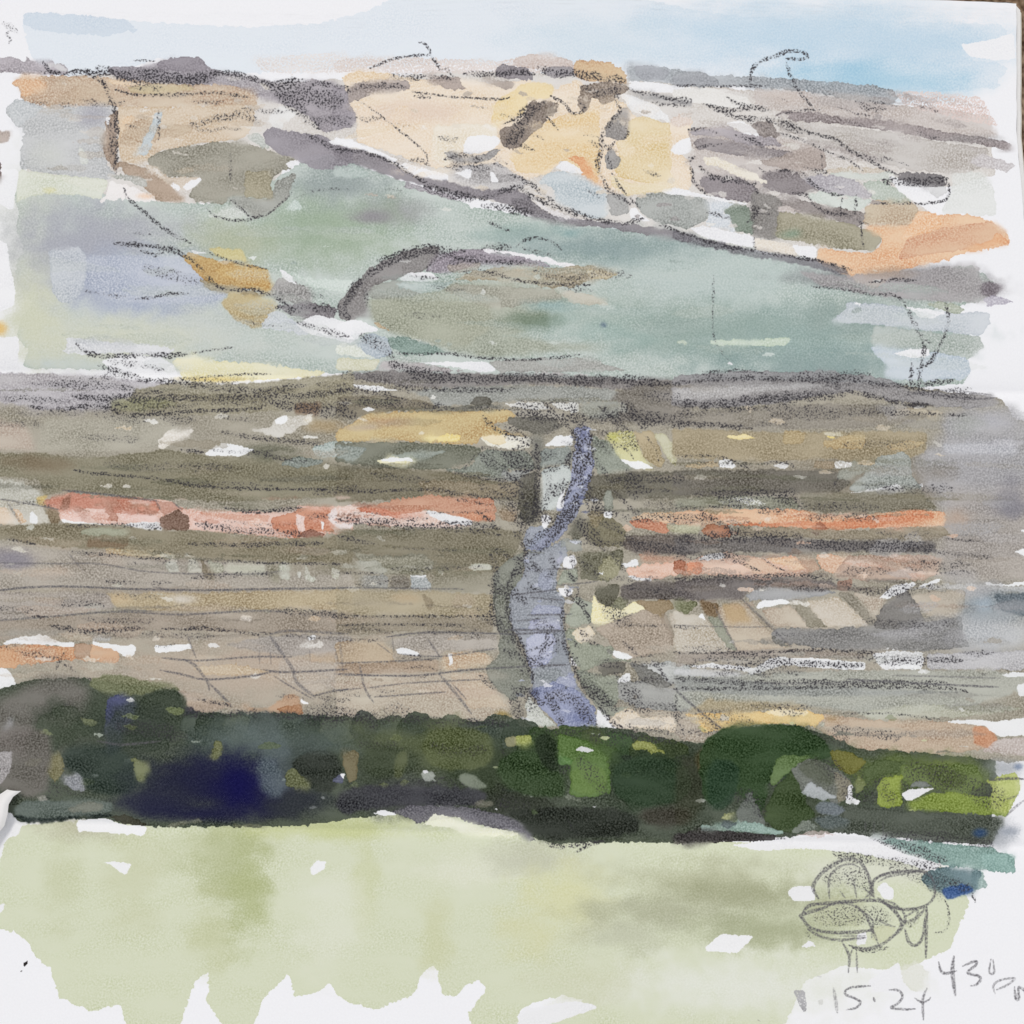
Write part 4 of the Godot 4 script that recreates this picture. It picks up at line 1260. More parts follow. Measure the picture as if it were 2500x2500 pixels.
	p(150, 155, 140, [1240,447,1330,422,1332,502,1210,522])
	p(150, 155, 140, [1310,582,1420,622,1412,722,1300,762,1250,722,1300,642])
	p(140, 145, 128, [1260,762,1320,762,1340,832,1530,862,1520,922,1640,932,1440,962,1350,1002,1290,902])
	p(135, 140, 125, [1320,982,1440,1012,1560,1022,1552,1182,1500,1202,1420,1132,1340,1052])
	p(132, 136, 122, [1340,1050,1440,1150,1540,1200,1620,1190,1560,1240,1480,1240,1390,1140], 0.8)
	p(96, 93, 81, [1270,232,1310,152,1350,142,1362,242,1310,272])
	p(112, 105, 82, [1370,152,1500,132,1602,202,1592,302,1450,312,1370,262])
	p(140, 126, 98, [1380,120,1440,100,1480,140,1440,200,1400,190], 0.7)
	p(140, 144, 140, [1240,260,1350,270,1360,330,1280,340,1240,300], 0.7)
	p(106, 103, 85, [1340,342,1592,322,1582,422,1500,502,1440,492,1340,482])
	p(152, 147, 117, [1440,432,1500,342,1572,382,1552,472,1450,502], 0.85)
	white([1448,455,1480,440,1470,465], 225)
	p(86, 83, 69, [1420,522,1560,512,1567,562,1500,652,1440,612])
	white([1475,112,1522,110,1516,152,1475,142])
	p(118, 118, 92, [1500,650,1580,570,1610,600,1590,660,1540,660], 0.8)
	p(238, 230, 192, [1420,570,1450,622,1540,652,1600,642,1640,605,1702,642,1702,667,1600,682,1530,722,1420,742,1403,702])
	p(224, 210, 187, [1310,762,1400,746,1432,792,1400,827,1320,832])
	p(230, 198, 163, [1620,152,1700,122,1960,110,1960,172,1810,177])
	p(197, 131, 101, [1610,162,1700,148,1800,170,1882,202,1820,232,1640,202])
	p(176, 173, 146, [1820,182,1960,180,1960,237,1840,227])
	p(98, 88, 84, [1600,242,1960,242,1960,352,1650,342,1580,312], 0.88, 1)
	p(184, 139, 115, [1660,342,1960,372,1960,402,1700,397], 0.85)
	white([1570,402,1660,372,1667,412,1600,422], 233)
	p(228, 190, 170, [1600,432,1700,402,1880,397,1887,462,1700,502,1620,472])
	white([1600,467,1740,482,1742,502,1650,492], 226)
	p(170, 110, 82, [1890,402,1960,402,1960,472,1890,452])
	p(90, 82, 80, [1570,522,1700,492,1960,502,1960,602,1600,602,1560,572], 0.9, 1)
	p(140, 118, 88, [1640,602,1850,602,1872,652,1820,662,1802,742,1730,702,1700,642], 0.88)
	p(170, 154, 138, [1420,762,1560,712,1700,652,1800,702,1902,862,1800,892,1600,932,1500,832])
	p(140, 124, 108, [1790,680,1820,670,1890,850,1860,860], 0.6)
	p(188, 177, 162, [1830,672,1960,722,1960,892,1890,862])
	white([1525,882,1580,892,1642,922,1570,932,1525,912])
	p(179, 181, 180, [1640,962,1820,942,1960,962,1960,1092,1870,1072,1720,1022])
	p(148, 148, 146, [1550,1042,1700,1052,1850,1092,1960,1102,1960,1222,1700,1212,1560,1152], 0.9)
	p(112, 110, 106, [1610,947,1700,960,1852,1072,1800,1092,1700,1062])
	p(90, 86, 78, [1438,962,1500,942,1592,945,1592,1002,1480,1022,1443,1002])
	white([1545,1062,1570,1022,1622,1002,1622,1052], 228)
	p(222, 207, 187, [1490,1272,1600,1202,1640,1202,1680,1252,1860,1242,1882,1332,1700,1312,1560,1322])
	p(182, 168, 150, [1640,1205,1700,1200,1960,1240,1960,1300,1860,1245,1690,1255], 0.8)
	c([0,152,200,172,450,192,700,182,900,202], 34, 0.52)
	c([-10,170,250,160,500,150], 20, 0.45)
	c([560,207,750,217,900,242], 20, 0.5)
	c([600,30,760,60,860,70], 18, 0.4)
	c([920,40,1000,130,960,180], 50, 0.42)
	c([0,250,200,290], 20, 0.5)
	c([0,692,300,692,500,692,850,692], 9, 0.56)
	c([0,742,400,737,700,742], 10, 0.52)
	c([0,450,250,455], 12, 0.5)
	c([850,352,880,452,870,562,860,682,920,782,1000,862,1040,952], 40, 0.5)
	c([1000,170,1040,240,1020,300], 60, 0.45)
	on("painted_lane")
	c([1020,282,1040,342,1000,422,950,522,940,642,960,742,1020,852,1060,962,1080,1062], 28, 0.56)
	c([1350,2,1290,102,1220,202,1160,292], 46, 0.58)
	c([1260,92,1180,202,1060,282], 40, 0.54)
	c([1340,60,1260,200], 26, 0.6)
	c([1180,352,1200,420,1160,480], 40, 0.36)
	c([1270,450,1322,490], 44, 0.5)
	c([1240,622,1250,762,1260,852,1300,952,1350,1052,1420,1152,1520,1272,1640,1362], 24, 0.56)
	c([1180,762,1130,902,1110,950], 26, 0.44)
	c([1190,750,1220,900], 30, 0.4)
	c([1150,1102,1200,1202,1250,1292], 44, 0.5)
	c([1180,1120,1320,1170,1420,1260], 60, 0.36)
	c([1060,560,1200,600], 60, 0.24)
	on("painted_fields")
	c([1330,522,1340,602,1380,682,1410,752], 20, 0.6)
	c([1290,350,1330,440], 34, 0.4)
	c([980,1120,1000,1252], 70, 0.44)
	c([1050,1150,1120,1270], 60, 0.34)
	c([1100,22,1100,132,1020,182], 40, 0.56)
	c([1160,20,1140,110], 40, 0.4)
	c([1350,152,1380,252,1450,282], 34, 0.52)
	c([1380,60,1420,110,1560,120,1600,142], 34, 0.45)
	c([1440,170,1560,200], 40, 0.36)
	c([1620,252,1700,302,1932,322], 46, 0.52)
	c([1580,520,1700,540,1932,560], 40, 0.4)
	c([1640,920,1800,900], 12, 0.4)
	c([1740,932,1850,1072], 15, 0.62)
	c([1880,1102,1870,1252], 14, 0.56)
	c([1300,900,1340,970], 30, 0.55)
	c([1320,1000,1450,1020], 30, 0.4)
	c([1380,1080,1500,1220], 50, 0.36)
	c([1450,960,1580,980], 24, 0.5)
	c([1540,1300,1640,1360], 40, 0.5)
	c([400,1252,700,1272,900,1302], 24, 0.56)
	l([270,807,500,782,860,787,1000,790,1250,772], 8, 0.85)
	l([-20,1012,400,1022,700,992,1000,972,1280,960], 8, 0.85)
	l([-10,952,300,942,560,927], 7, 0.7)
	l([940,577,1150,552,1222,542], 7, 0.8)
	l([1060,587,1250,602], 7, 0.8)
	l([1050,685,1300,680], 7, 0.85)
	l([960,720,1150,705], 6, 0.6)
	l([920,767,1250,770], 8, 0.8)
	l([1160,430,1300,428], 7, 0.85)
	l([1210,520,1320,512,1440,498], 6, 0.6)
	l([0,532,400,537,700,542], 7, 0.6)
	l([150,1092,400,1062,800,1042], 7, 0.6)
	l([200,1140,600,1112], 7, 0.65)
	l([120,960,150,1092,200,1172], 10, 0.6)
	l([560,1012,640,1102,740,1232], 14, 0.6)
	l([500,822,570,922], 9, 0.6)
	l([640,1072,712,1152], 7, 0.7)
	l([-10,1102,130,1092], 8, 0.6)
	l([220,842,300,902], 7, 0.5)
	l([300,802,310,882], 7, 0.5)
	l([330,900,560,915,880,870], 7, 0.6)
	l([10,820,30,1000], 12, 0.3)

func paint_k() -> void:
	frame(1650, 1200, 0.44)
	on("painted_fields")
	p(160, 152, 148, [1500,-10,2010,-10,2010,502,1500,482,1440,352,1500,122], 0.85, 4)
	bleed(1850, 70, 160, 110, 122, 121, 132, 0.75)
	bleed(1560, 150, 140, 80, 186, 160, 140, 0.6)
	p(136, 136, 118, [-10,42,300,22,640,32,700,92,500,92,-10,92], 0.85)
	p(223, 223, 217, [220,52,400,30,522,72,300,84], 0.9, 0, 0.05, "bare_paper_gap", 0.35)
	p(226, 181, 146, [-10,112,200,102,480,97,700,102,850,132,1000,132,1300,102,1500,112,1480,192,1200,202,900,212,550,187,280,177,-10,182])
	p(207, 131, 93, [270,182,600,167,850,172,1000,152,1300,102,1420,112,1440,152,1200,192,950,212,700,212,480,197], 0.85)
	p(122, 115, 98, [690,12,960,10,1340,7,1400,52,1452,92,1300,102,1000,132,850,132,720,102])
	p(170, 168, 140, [-10,187,150,187,130,232,-10,237])
	p(140, 128, 108, [310,192,600,197,900,217,1200,202,1480,192,1532,242,1400,272,800,262,350,252])
	p(150, 92, 68, [745,202,800,170,862,212])
	p(158, 98, 68, [133,212,200,178,290,190,312,252,210,262,150,242])
	p(103, 97, 96, [-10,242,200,262,500,252,900,272,1440,277,1450,342,1000,332,600,342,200,332,-10,352], 0.88, 1)
	p(224, 184, 160, [60,392,160,352,270,340,440,362,650,357,740,422,730,472,500,472,160,462,60,452])
	p(215, 141, 106, [60,392,150,387,140,452,60,457])
	p(170, 105, 78, [-10,377,55,392,50,457,-10,452])
	white([118,377,180,345,265,340,270,372,160,382], 227)
	p(207, 174, 147, [300,362,480,372,600,452,440,452], 0.75)
	p(223, 191, 158, [500,372,650,362,730,422,660,442], 0.85)
	p(190, 155, 130, [660,362,760,362,802,432,740,452], 0.85)
	p(219, 182, 154, [770,352,960,352,980,422,860,462,800,422])
	p(180, 152, 135, [960,352,1400,352,1480,372,1450,452,1380,492,1100,492,900,482,870,462], 0.88)
	p(206, 178, 158, [1200,380,1240,385,1250,410,1225,410], 0.8)
	p(150, 112, 95, [890,492,980,482,970,547,900,552], 0.85)
	p(168, 158, 148, [1480,380,1932,360,1960,480,1700,500,1500,440], 0.5, 1)
	p(98, 90, 90, [-10,492,300,472,660,472,880,502,900,542,600,532,420,542,370,602,-10,602], 0.88, 1)
	p(150, 150, 153, [380,572,500,532,800,532,900,562,640,602,400,602])
	p(192, 182, 167, [-10,652,60,682,160,692,330,892,-10,902])
	p(184, 167, 147, [210,642,400,632,640,862,320,892,270,762])
	p(170, 140, 95, [250,622,370,622,420,722,290,742], 0.75, 2)
	p(186, 170, 152, [470,652,640,632,745,752,540,747])
	p(199, 187, 171, [720,612,900,582,1080,742,820,757])
	p(186, 172, 156, [980,562,1170,582,1110,702,1060,652])
	p(140, 132, 115, [638,622,700,620,850,757,740,752])
	p(140, 132, 118, [898,562,970,560,1117,722,1080,747])
	p(150, 138, 120, [350,602,400,622,652,862,600,862], 0.85)
	p(140, 142, 125, [168,692,240,692,342,892,280,862])
	p(110, 112, 80, [-10,602,130,612,60,692,-10,652], 0.88)
	p(114, 89, 62, [130,602,240,622,230,702,160,682], 0.85, 1)
	white([125,692,145,670,167,717], 234)
	white([438,652,470,607,600,598,637,617,540,637])
	p(190, 188, 187, [1280,542,1480,512,1700,512,1960,532,1960,562,1600,542], 0.85)
	p(172, 160, 144, [1290,582,1450,552,1600,542,1602,642,1550,692,1390,692], 0.9)
	p(128, 126, 126, [518,792,560,757,830,762,1080,747,1390,722,1590,692,1582,802,1640,862,1400,882,1000,882,800,872,640,847,560,832])
	p(112, 108, 106, [1108,712,1150,622,1240,562,1280,550,1340,622,1392,722,1300,762,1100,762])
	p(110, 108, 104, [518,792,640,857,600,862,540,832], 0.8)
	white([1120,592,1200,522,1320,502,1332,522,1180,597], 229)
	white([1340,522,1460,482,1482,492,1370,532], 232)
	white([1690,502,1830,517,1960,492,1960,517,1830,527,1740,522])
	p(184, 186, 190, [1580,702,1960,702,1960,862,1600,862], 0.8, 4)
	p(130, 140, 148, [1600,602,1700,562,1960,557,1960,692,1650,702,1580,692], 0.85, 4)
	p(90, 100, 109, [1760,572,1960,562,1960,692,1800,662], 0.85, 1)
	bleed(1700, 630, 90, 60, 168, 182, 194, 0.7)
	white([1868,332,1960,310,1960,367])
	white([1905,217,1960,200,1960,237])
	p(150, 138, 128, [-10,902,640,872,1050,902,1040,937,600,912,300,922,100,952,-10,972], 0.85)
	p(187, 185, 189, [1390,902,1960,882,1960,992,1700,987,1400,987], 0.9)
	p(165, 166, 156, [490,1012,900,992,1360,992,1700,992,1960,1012,1960,1092,1800,1142,1600,1202,1100,1252,900,1202,700,1182,-10,1212,-10,1102,-10,1022,300,1010], 0.85, 1)
	p(194, 194, 196, [-10,985,60,980,300,990,440,1012,300,1030,-10,1020], 0.85)
	white([60,972,200,952,440,977,540,917,800,927,1050,947,1052,987,900,987,600,962,440,1012,300,982], 231)
	white([1090,902,1200,882,1360,892,1382,932,1360,987,1150,987,1110,942], 235)
	p(140, 142, 140, [-10,1032,300,1032,500,1062,700,1082,1600,1112,1100,1132,400,1132,-10,1102], 0.75, 1)
	p(180, 180, 162, [1000,1232,1300,1182,1700,1192,1960,1202,1600,1252,1100,1272], 0.8)
	p(165, 148, 115, [60,1217,180,1152,700,1182,880,1222,700,1197,400,1217], 0.8, 2)
	p(184, 160, 137, [800,1232,1100,1267,1500,1272,1720,1302,1780,1372,1750,1422,1400,1470,1000,1442,880,1382,760,1302])
	bleed(860, 1260, 90, 50, 160, 128, 82, 0.5)
	p(196, 131, 93, [1650,1302,1740,1302,1792,1372,1750,1432,1650,1402], 0.8, 1)
	white([1500,1277,1640,1262,1780,1277,1960,1250,1960,1352,1790,1362,1720,1302], 231)
	white([1800,1010,1932,1000,1960,1030,1830,1030], 226)
	white([1890,1075,1960,1060,1960,1130,1900,1140], 226)
	p(196, 183, 179, [1780,1372,1960,1362,1960,1470,1700,1442], 0.85)
	p(226, 194, 132, [40,1237,180,1227,480,1222,680,1202,820,1242,820,1262,770,1302,620,1292,450,1292,260,1322,150,1342,120,1262])
	p(233, 218, 184, [480,1222,600,1202,740,1217,720,1242,560,1247])
	p(228, 206, 164, [40,1237,150,1230,130,1290,150,1340,110,1280], 0.8)
	p(178, 165, 150, [20,1252,120,1292,140,1342,260,1332,150,1392,50,1392,-10,1340], 0.9)
	p(176, 152, 110, [200,1270,280,1320,200,1330,150,1300], 0.6)
	c([130,102,180,142,240,172,300,212,330,252], 24, 0.56)
	c([0,92,300,82,560,92], 14, 0.5)
	c([240,42,500,22,640,52], 60, 0.4)
	c([760,70,1000,90], 40, 0.3)
	c([-10,262,400,252,700,292,1000,302,1420,312], 56, 0.54)
	c([300,222,500,240,700,250], 40, 0.42)
	c([1500,262,1700,280], 10, 0.45)
	c([250,322,330,382,470,442], 15, 0.58)
	c([480,372,560,422,620,442], 7, 0.6)
	c([-10,482,400,472,640,462,900,490], 18, 0.54)
	c([640,542,860,542], 26, 0.5)
	c([900,500,1000,540,1150,562,1350,552], 36, 0.5)
	c([-10,892,400,897,700,882,900,882,1150,900], 14, 0.62)
	c([100,930,400,920,640,930], 30, 0.42)
	c([60,962,300,972,500,952,800,962,1050,967], 34, 0.48)
	c([700,945,900,960,1040,960], 24, 0.5)
	c([1100,952,1350,932,1590,937], 26, 0.52)
	c([1180,960,1350,920], 30, 0.4)
	c([-10,1032,200,1052,450,1062,700,1052,900,1062,1200,1062,1500,1062], 26, 0.58)
	c([-10,1092,500,1092,1000,1082,1500,1092,1620,1112], 16, 0.58)
	c([740,1322,830,1362,920,1392], 14, 0.58)
	c([200,1290,260,1330], 24, 0.5)
	c([-20,1180,20,1300,40,1390], 34, 0.5)
	l([370,600,640,862], 11, 0.55)
	l([210,632,345,892], 10, 0.5)
	l([950,1042,1400,1067,1790,1085], 9, 0.85)
	l([430,1060,700,1065,1200,1050], 10, 0.5)
	l([1200,1020,1800,1035], 7, 0.5)
	l([-10,1092,100,1192,260,1322], 10, 0.75)
	l([0,742,360,752,540,748], 5, 0.5)
	l([440,990,500,1040], 8, 0.5)

func paint_hedge() -> void:
	on("painted_hedgerow")
	frame(0, 0, 1.294)
	base(70, 78, 64, [-50,1310,0,1300,60,1282,140,1278,230,1290,335,1300,350,1342,420,1345,540,1345,700,1358,850,1355,960,1366,1010,1375,1110,1370,1190,1376,1260,1395,1330,1402,1400,1372,1490,1365,1560,1385,1620,1412,1750,1420,1880,1436,1880,1500,1870,1560,1850,1590,1790,1582,1640,1565,1540,1575,1330,1590,1170,1590,1040,1592,1000,1580,960,1550,870,1532,780,1525,700,1540,600,1555,500,1561,420,1561,290,1562,150,1547,30,1552,18,1530,-50,1530], 0.96, 0, 0.08)
	bleed(1880, 1570, 60, 50, 150, 155, 162, 0.7)
	bleed(1890, 1450, 60, 30, 150, 155, 160, 0.7)
	frame(0, 1200, 0.44)
	p(112, 108, 102, [-60,1180,60,1130,200,1042,300,1022,450,1032,500,1102,540,1200,400,1330,360,1470,-60,1470], 0.9, 4)
	p(58, 68, 54, [440,1202,520,1102,600,1122,640,1252,600,1382,480,1402,420,1302], 0.7, 4)
	p(122, 126, 94, [480,1050,560,1020,650,1010,800,1052,920,1052,1022,1112,900,1092,780,1132,650,1132,520,1100], 0.85, 1)
	p(60, 69, 56, [760,1140,950,1082,1040,1152,1052,1302,900,1402,700,1402,730,1252], 0.85, 2)
	p(74, 78, 118, [600,1142,690,1130,757,1170,740,1252,690,1342,660,1442,590,1470,580,1302])
	p(92, 96, 140, [690,1200,755,1180,742,1250,700,1300], 0.6, 1)
	white([700,1155,730,1145,752,1160,725,1172], 228)
	p(76, 88, 84, [1040,1262,1400,1232,1960,1262,1960,1470,1040,1470], 0.8, 3)
	bleed(1300, 1330, 260, 90, 92, 104, 104, 0.7)
	bleed(1750, 1340, 240, 110, 66, 78, 62, 0.7)
	p(128, 133, 97, [440,1252,480,1255,552,1280,520,1307,470,1292])
	p(150, 146, 138, [338,1195,400,1200,412,1240,380,1250], 0.7)
	p(152, 152, 156, [20,1330,45,1270,75,1260,70,1290,35,1345], 0.8)
	bleed(300, 1250, 170, 120, 96, 94, 88, 0.7)
	bleed(320, 1430, 60, 80, 70, 68, 110, 0.6)
	p(44, 44, 56, [1040,1180,1120,1240,1060,1260,1010,1220], 0.7, 1)
	c([250,1250,380,1200,480,1300], 60, 0.3)
	frame(0, 0, 1.0)
	# the tops of the crowns stand unevenly against the fields
	var bumps := RandomNumberGenerator.new()
	bumps.seed = 12
	for k in 14:
		var bx := 470.0 + k * 62.0 + bumps.randf_range(-16, 16)
		var by := 1752.0 + (bx - 470.0) * 0.03
		var br := bumps.randf_range(34, 62)
		var up := bumps.randf_range(10, 34)
		var tone: Array = [[70,80,70],[58,68,56],[84,92,76],[64,72,66]][k % 4]
		p(tone[0], tone[1], tone[2], [bx - br, by + 26, bx - br * 0.8, by - up * 0.3, bx - br * 0.3, by - up, bx + br * 0.35, by - up * 0.9, bx + br * 0.85, by - up * 0.2, bx + br, by + 26, bx, by + 60], 0.86, 0, 0.3, "tree_crown")
	for k in 6:
		var bx := 1330.0 + k * 62.0 + bumps.randf_range(-14, 14)
		var br := bumps.randf_range(34, 56)
		var by := 1786.0 + k * 7.0
		var up := bumps.randf_range(8, 26)
		p(62 + 6 * (k % 3), 80 + 6 * (k % 2), 50, [bx - br, by + 26, bx - br * 0.8, by - up * 0.3, bx - br * 0.3, by - up, bx + br * 0.35, by - up * 0.9, bx + br * 0.85, by - up * 0.2, bx + br, by + 26, bx, by + 60], 0.86, 0, 0.3, "tree_crown")
	c([450,1748,620,1742,800,1752,1000,1756,1240,1768], 16, 0.5)
	c([1300,1790,1480,1792,1650,1812], 14, 0.45)
	# rounded crowns, wet into wet
	var crowns := [[150,1800,110,90,60,70,56],[330,1790,110,80,54,62,54],[560,1830,130,80,62,72,66],[720,1860,120,90,48,54,52],[900,1850,110,80,58,66,50],[1060,1830,110,70,76,84,58],[1180,1880,110,90,50,60,42],[1320,1850,90,80,48,64,40],[1440,1860,90,80,62,82,48],[1560,1900,100,90,40,54,38],[1680,1900,100,90,38,48,36],[1800,1860,110,90,44,60,38],[1930,1850,110,90,42,62,38],[2060,1900,100,80,64,78,50],[2220,1890,110,60,84,98,60],[2340,1900,90,60,100,114,66],[420,1930,140,80,52,56,58],[640,1950,150,60,44,46,56],[1000,1950,140,60,60,62,62],[1250,1960,120,60,50,54,46],[1900,1970,130,50,58,66,52],[2150,1990,140,40,72,80,70]]
	for k in crowns.size():
		var t: Array = crowns[k]
		bleed(t[0], t[1], t[2] * 1.25, t[3] * 1.25, t[4], t[5], t[6], 0.85, 34)
		var ring := []
		for i in 11:
			var an := TAU * i / 11.0
			var rr := 0.78 + 0.16 * sin(an * 3.0 + k) + 0.1 * cos(an * 5.0 + k * 2.0)
			ring.append_array([t[0] + cos(an) * t[2] * rr, t[1] + sin(an) * t[3] * rr])
		p(t[4] + 6, t[5] + 7, t[6] + 4, ring, 0.45, 0, 0.4)
		strokes[-1].part = false
	for t in [[620,1795,170,70,98,110,108,0.8],[780,1815,170,70,88,100,94,0.7],[950,1800,140,70,96,104,74,0.7],[180,1850,110,90,98,100,92,0.7],[660,1870,80,90,100,112,116,0.7],[1100,1795,100,60,108,116,78,0.7],[860,1890,120,50,74,82,70,0.6],[2150,1880,190,60,100,116,60,0.6],[2300,1880,110,50,124,138,70,0.5],[1450,1850,80,70,84,104,58,0.5],[330,1900,120,60,66,76,66,0.6]]:
		bleed(t[0], t[1], t[2], t[3], t[4], t[5], t[6], t[7], 30)
	scratches(50, 60, 1730, 2380, 1990, 60, 30, 0.34, 0.1, 74)
	flecks(40, 60, 1730, 2380, 2010, 20, [[92,104,66],[120,128,84],[44,50,44],[84,92,86],[36,40,40],[140,150,96]], 0.5, 72)
	flecks(26, 200, 1760, 2380, 1980, 9, [[206,210,204],[170,178,166],[190,196,150]], 0.8, 73)
	frame(0, 1800, 0.44)
	p(112, 106, 101, [-60,-60,250,-60,302,62,280,252,240,332,130,332,60,292,-60,302], 0.8, 3)
	p(170, 166, 166, [-60,102,75,70,62,182,10,262,-60,300], 0.9)
	p(46, 58, 52, [330,60,480,30,720,60,780,260,700,330,480,310,440,200,370,190], 0.75, 3)
	bleed(1050, 270, 480, 240, 44, 47, 60, 0.95, 12)
	bleed(850, 370, 330, 140, 40, 42, 64, 0.9, 12)
	bleed(1600, 370, 360, 130, 48, 52, 58, 0.9, 12)
	bleed(1180, 260, 500, 250, 34, 36, 58, 0.95, 12)
	bleed(1290, 250, 320, 260, 26, 26, 66, 0.95, 12)
	bleed(1330, 270, 200, 240, 18, 17, 72, 0.9, 12)
	bleed(1150, 425, 460, 80, 30, 31, 62, 0.9, 10)
	p(92, 104, 110, [1430,90,1560,152,1602,302,1500,352,1430,252], 0.75, 3)
	p(50, 55, 48, [1600,102,1880,62,1900,242,1800,332,1650,222], 0.9, 2)
	p(127, 122, 90, [320,70,357,132,340,222,300,252,268,202,290,102])
	p(152, 154, 160, [348,212,450,200,477,302,420,297,350,252])
	p(117, 122, 86, [728,110,842,152,790,257,765,252])
	p(114, 117, 80, [1180,22,1242,20,1230,112,1168,127])
	p(110, 114, 80, [1640,172,1737,282,1690,297,1580,262,1590,182], 0.9)
	p(98, 108, 102, [64,392,130,350,300,352,600,342,650,422,450,442,200,477,90,452], 0.9, 1)
	p(120, 122, 110, [368,402,480,350,592,372,560,412,400,422], 0.8, 1)
	p(40, 48, 46, [64,430,200,455,450,435,640,425,600,450,420,460,200,485,80,460], 0.8, 1)
	p(160, 158, 150, [205,330,240,315,270,345,215,352], 0.7)
	p(95, 98, 120, [1850,222,1902,200,1895,262,1840,252])
	white([1888,205,1917,200,1905,230])
	p(60, 58, 46, [600,440,700,430,820,490,760,500,640,470], 0.8)
	p(120, 122, 104, [920,500,990,462,1100,460,1150,470,1050,480,960,505], 0.8)
	p(118, 120, 98, [1290,485,1450,485,1480,500,1300,505], 0.7)
	l([540,20,680,40,900,20], 10, 0.8)
	frame(825, 1800, 0.44)
	p(62, 71, 52, [110,42,460,62,450,202,130,232], 0.8, 3)
	p(118, 108, 80, [30,62,120,80,110,222,60,262,30,152], 0.88)
	p(90, 98, 64, [470,-40,700,-60,860,-20,872,152,700,192,470,162], 0.85, 2)
	p(98, 104, 70, [320,80,400,60,360,240,300,220], 0.6, 2)
	p(122, 130, 114, [650,212,740,190,862,292,700,282], 0.85, 1)
	p(165, 170, 162, [465,197,500,185,542,207,545,247,480,252], 0.8)
	white([468,185,490,180,502,192,480,200], 222)
	p(62, 62, 68, [-10,272,400,262,760,282,862,322,760,392,400,372,150,402,-10,442], 0.85, 2)
	p(120, 118, 104, [750,360,850,345,870,380,780,395], 0.7, 1)
	p(110, 108, 115, [290,412,400,376,700,382,930,432,1030,472,1102,577,1060,582,1000,532,780,492,640,442,530,462,470,482,400,452])
	p(236, 236, 214, [460,484,540,420,560,436,640,446,780,492,1000,532,1000,548,880,552,700,540,600,500], 0.9, 0, 0.06)
	white([190,420,240,404,290,410,330,432,250,436], 234)
	p(58, 76, 48, [880,102,1100,62,1130,132,1250,202,1280,332,1100,332,900,282], 0.9, 1)
	p(38, 48, 34, [1080,-10,1200,-20,1230,80,1220,200,1150,180,1100,80], 0.8, 2)
	p(90, 116, 62, [1220,-20,1380,20,1500,112,1522,312,1400,332,1280,322,1300,162,1215,92])
	p(104, 128, 66, [1280,170,1480,150,1500,290,1390,320,1290,300], 0.5, 1)
	p(96, 132, 76, [1220,92,1300,122,1300,152,1220,152], 0.8)
	p(167, 174, 100, [980,-10,1082,-10,1075,52,990,52])
	p(150, 146, 110, [920,0,985,-10,985,50,930,50], 0.8)
	white([1313,67,1350,48,1432,70,1380,87], 208)
	p(44, 62, 42, [1510,102,1960,112,1960,382,1520,382], 0.85, 2)
	p(46, 50, 44, [890,402,1300,382,1650,402,1702,542,1300,572,1100,577,1030,482], 0.85, 2)
	p(58, 50, 44, [1660,390,1960,380,1960,490,1700,502], 0.6, 3)
	p(152, 157, 92, [1620,30,1700,20,1760,42,1822,92,1700,72,1650,70])
	p(84, 100, 66, [1070,390,1120,420,1080,432], 0.6)
	white([865,398,880,393,885,405], 200)
	white([1410,385,1440,378,1425,390], 190)
	p(150, 156, 140, [1255,330,1280,315,1330,345,1360,352,1290,350], 0.5)
	c([900,60,930,110,940,140], 30, 0.4)
	c([1340,120,1420,220,1480,300], 80, 0.34)
	c([520,40,640,80,820,60], 60, 0.3)
	c([1120,590,1250,605,1400,590,1480,580], 24, 0.52)
	c([1310,640,1420,590], 20, 0.55)
	c([1260,440,1330,540], 10, 0.4)
	frame(1650, 1800, 0.44)
	p(60, 60, 44, [-10,142,110,92,200,10,260,-10,180,172,150,402,60,500,-10,500], 0.5, 3)
	p(92, 80, 46, [100,120,180,20,220,0,160,140,140,210], 0.6, 2)
	p(50, 71, 42, [120,42,260,-60,420,-70,620,-80,760,-30,872,62,862,132,600,102,520,182,500,402,440,422,340,282,200,402,140,302], 0.9, 1)
	p(40, 62, 44, [170,160,260,110,360,160,340,290,290,400,190,400,160,300], 0.8, 2)
	p(98, 120, 74, [520,262,560,112,640,97,800,110,700,132,640,182,540,272])
	p(60, 76, 45, [498,382,560,272,650,172,742,242,720,362,780,432,660,522,560,522,480,452])
	p(120, 122, 118, [640,182,740,112,850,152,920,202,982,242,950,342,880,372,760,292,700,302], 0.85)
	p(72, 78, 60, [660,170,750,110,840,140,900,230,840,280,760,240], 0.6, 2)
	p(168, 173, 175, [696,302,740,240,800,282,900,332,820,352,720,322])
	p(136, 131, 113, [880,192,980,242,960,322,900,372,890,262], 0.9)
	p(112, 110, 54, [860,62,980,92,1062,132,990,212,900,172,860,122])
	p(122, 130, 84, [1010,190,1060,260,1000,320,990,250], 0.8)
	p(80, 94, 58, [1040,182,1120,122,1280,132,1260,202,1150,212,1060,252])
	p(102, 118, 67, [1250,152,1660,150,1722,242,1600,332,1430,282,1300,272,1240,212])
	p(80, 90, 56, [1300,150,1500,160,1640,220,1560,290,1440,270], 0.5, 2)
	p(143, 159, 71, [1118,262,1150,215,1262,205,1240,292,1262,372,1200,397,1118,382])
	p(135, 153, 70, [1270,372,1400,312,1560,302,1720,332,1852,332,1840,437,1600,422,1290,397])
	p(174, 184, 104, [1720,242,1890,190,1912,262,1890,342,1830,432,1740,402,1760,282])
	p(120, 125, 122, [1290,282,1330,240,1390,240,1432,277])
	white([1248,312,1300,285,1442,280,1380,312,1280,357], 233)
	white([943,342,960,260,982,265,975,332,1022,352,1010,377,940,367], 235)
	p(82, 88, 78, [780,432,950,372,1100,392,1300,412,1600,427,1830,442,1790,522,1752,602,1400,582,1100,547,900,532,800,502], 0.9)
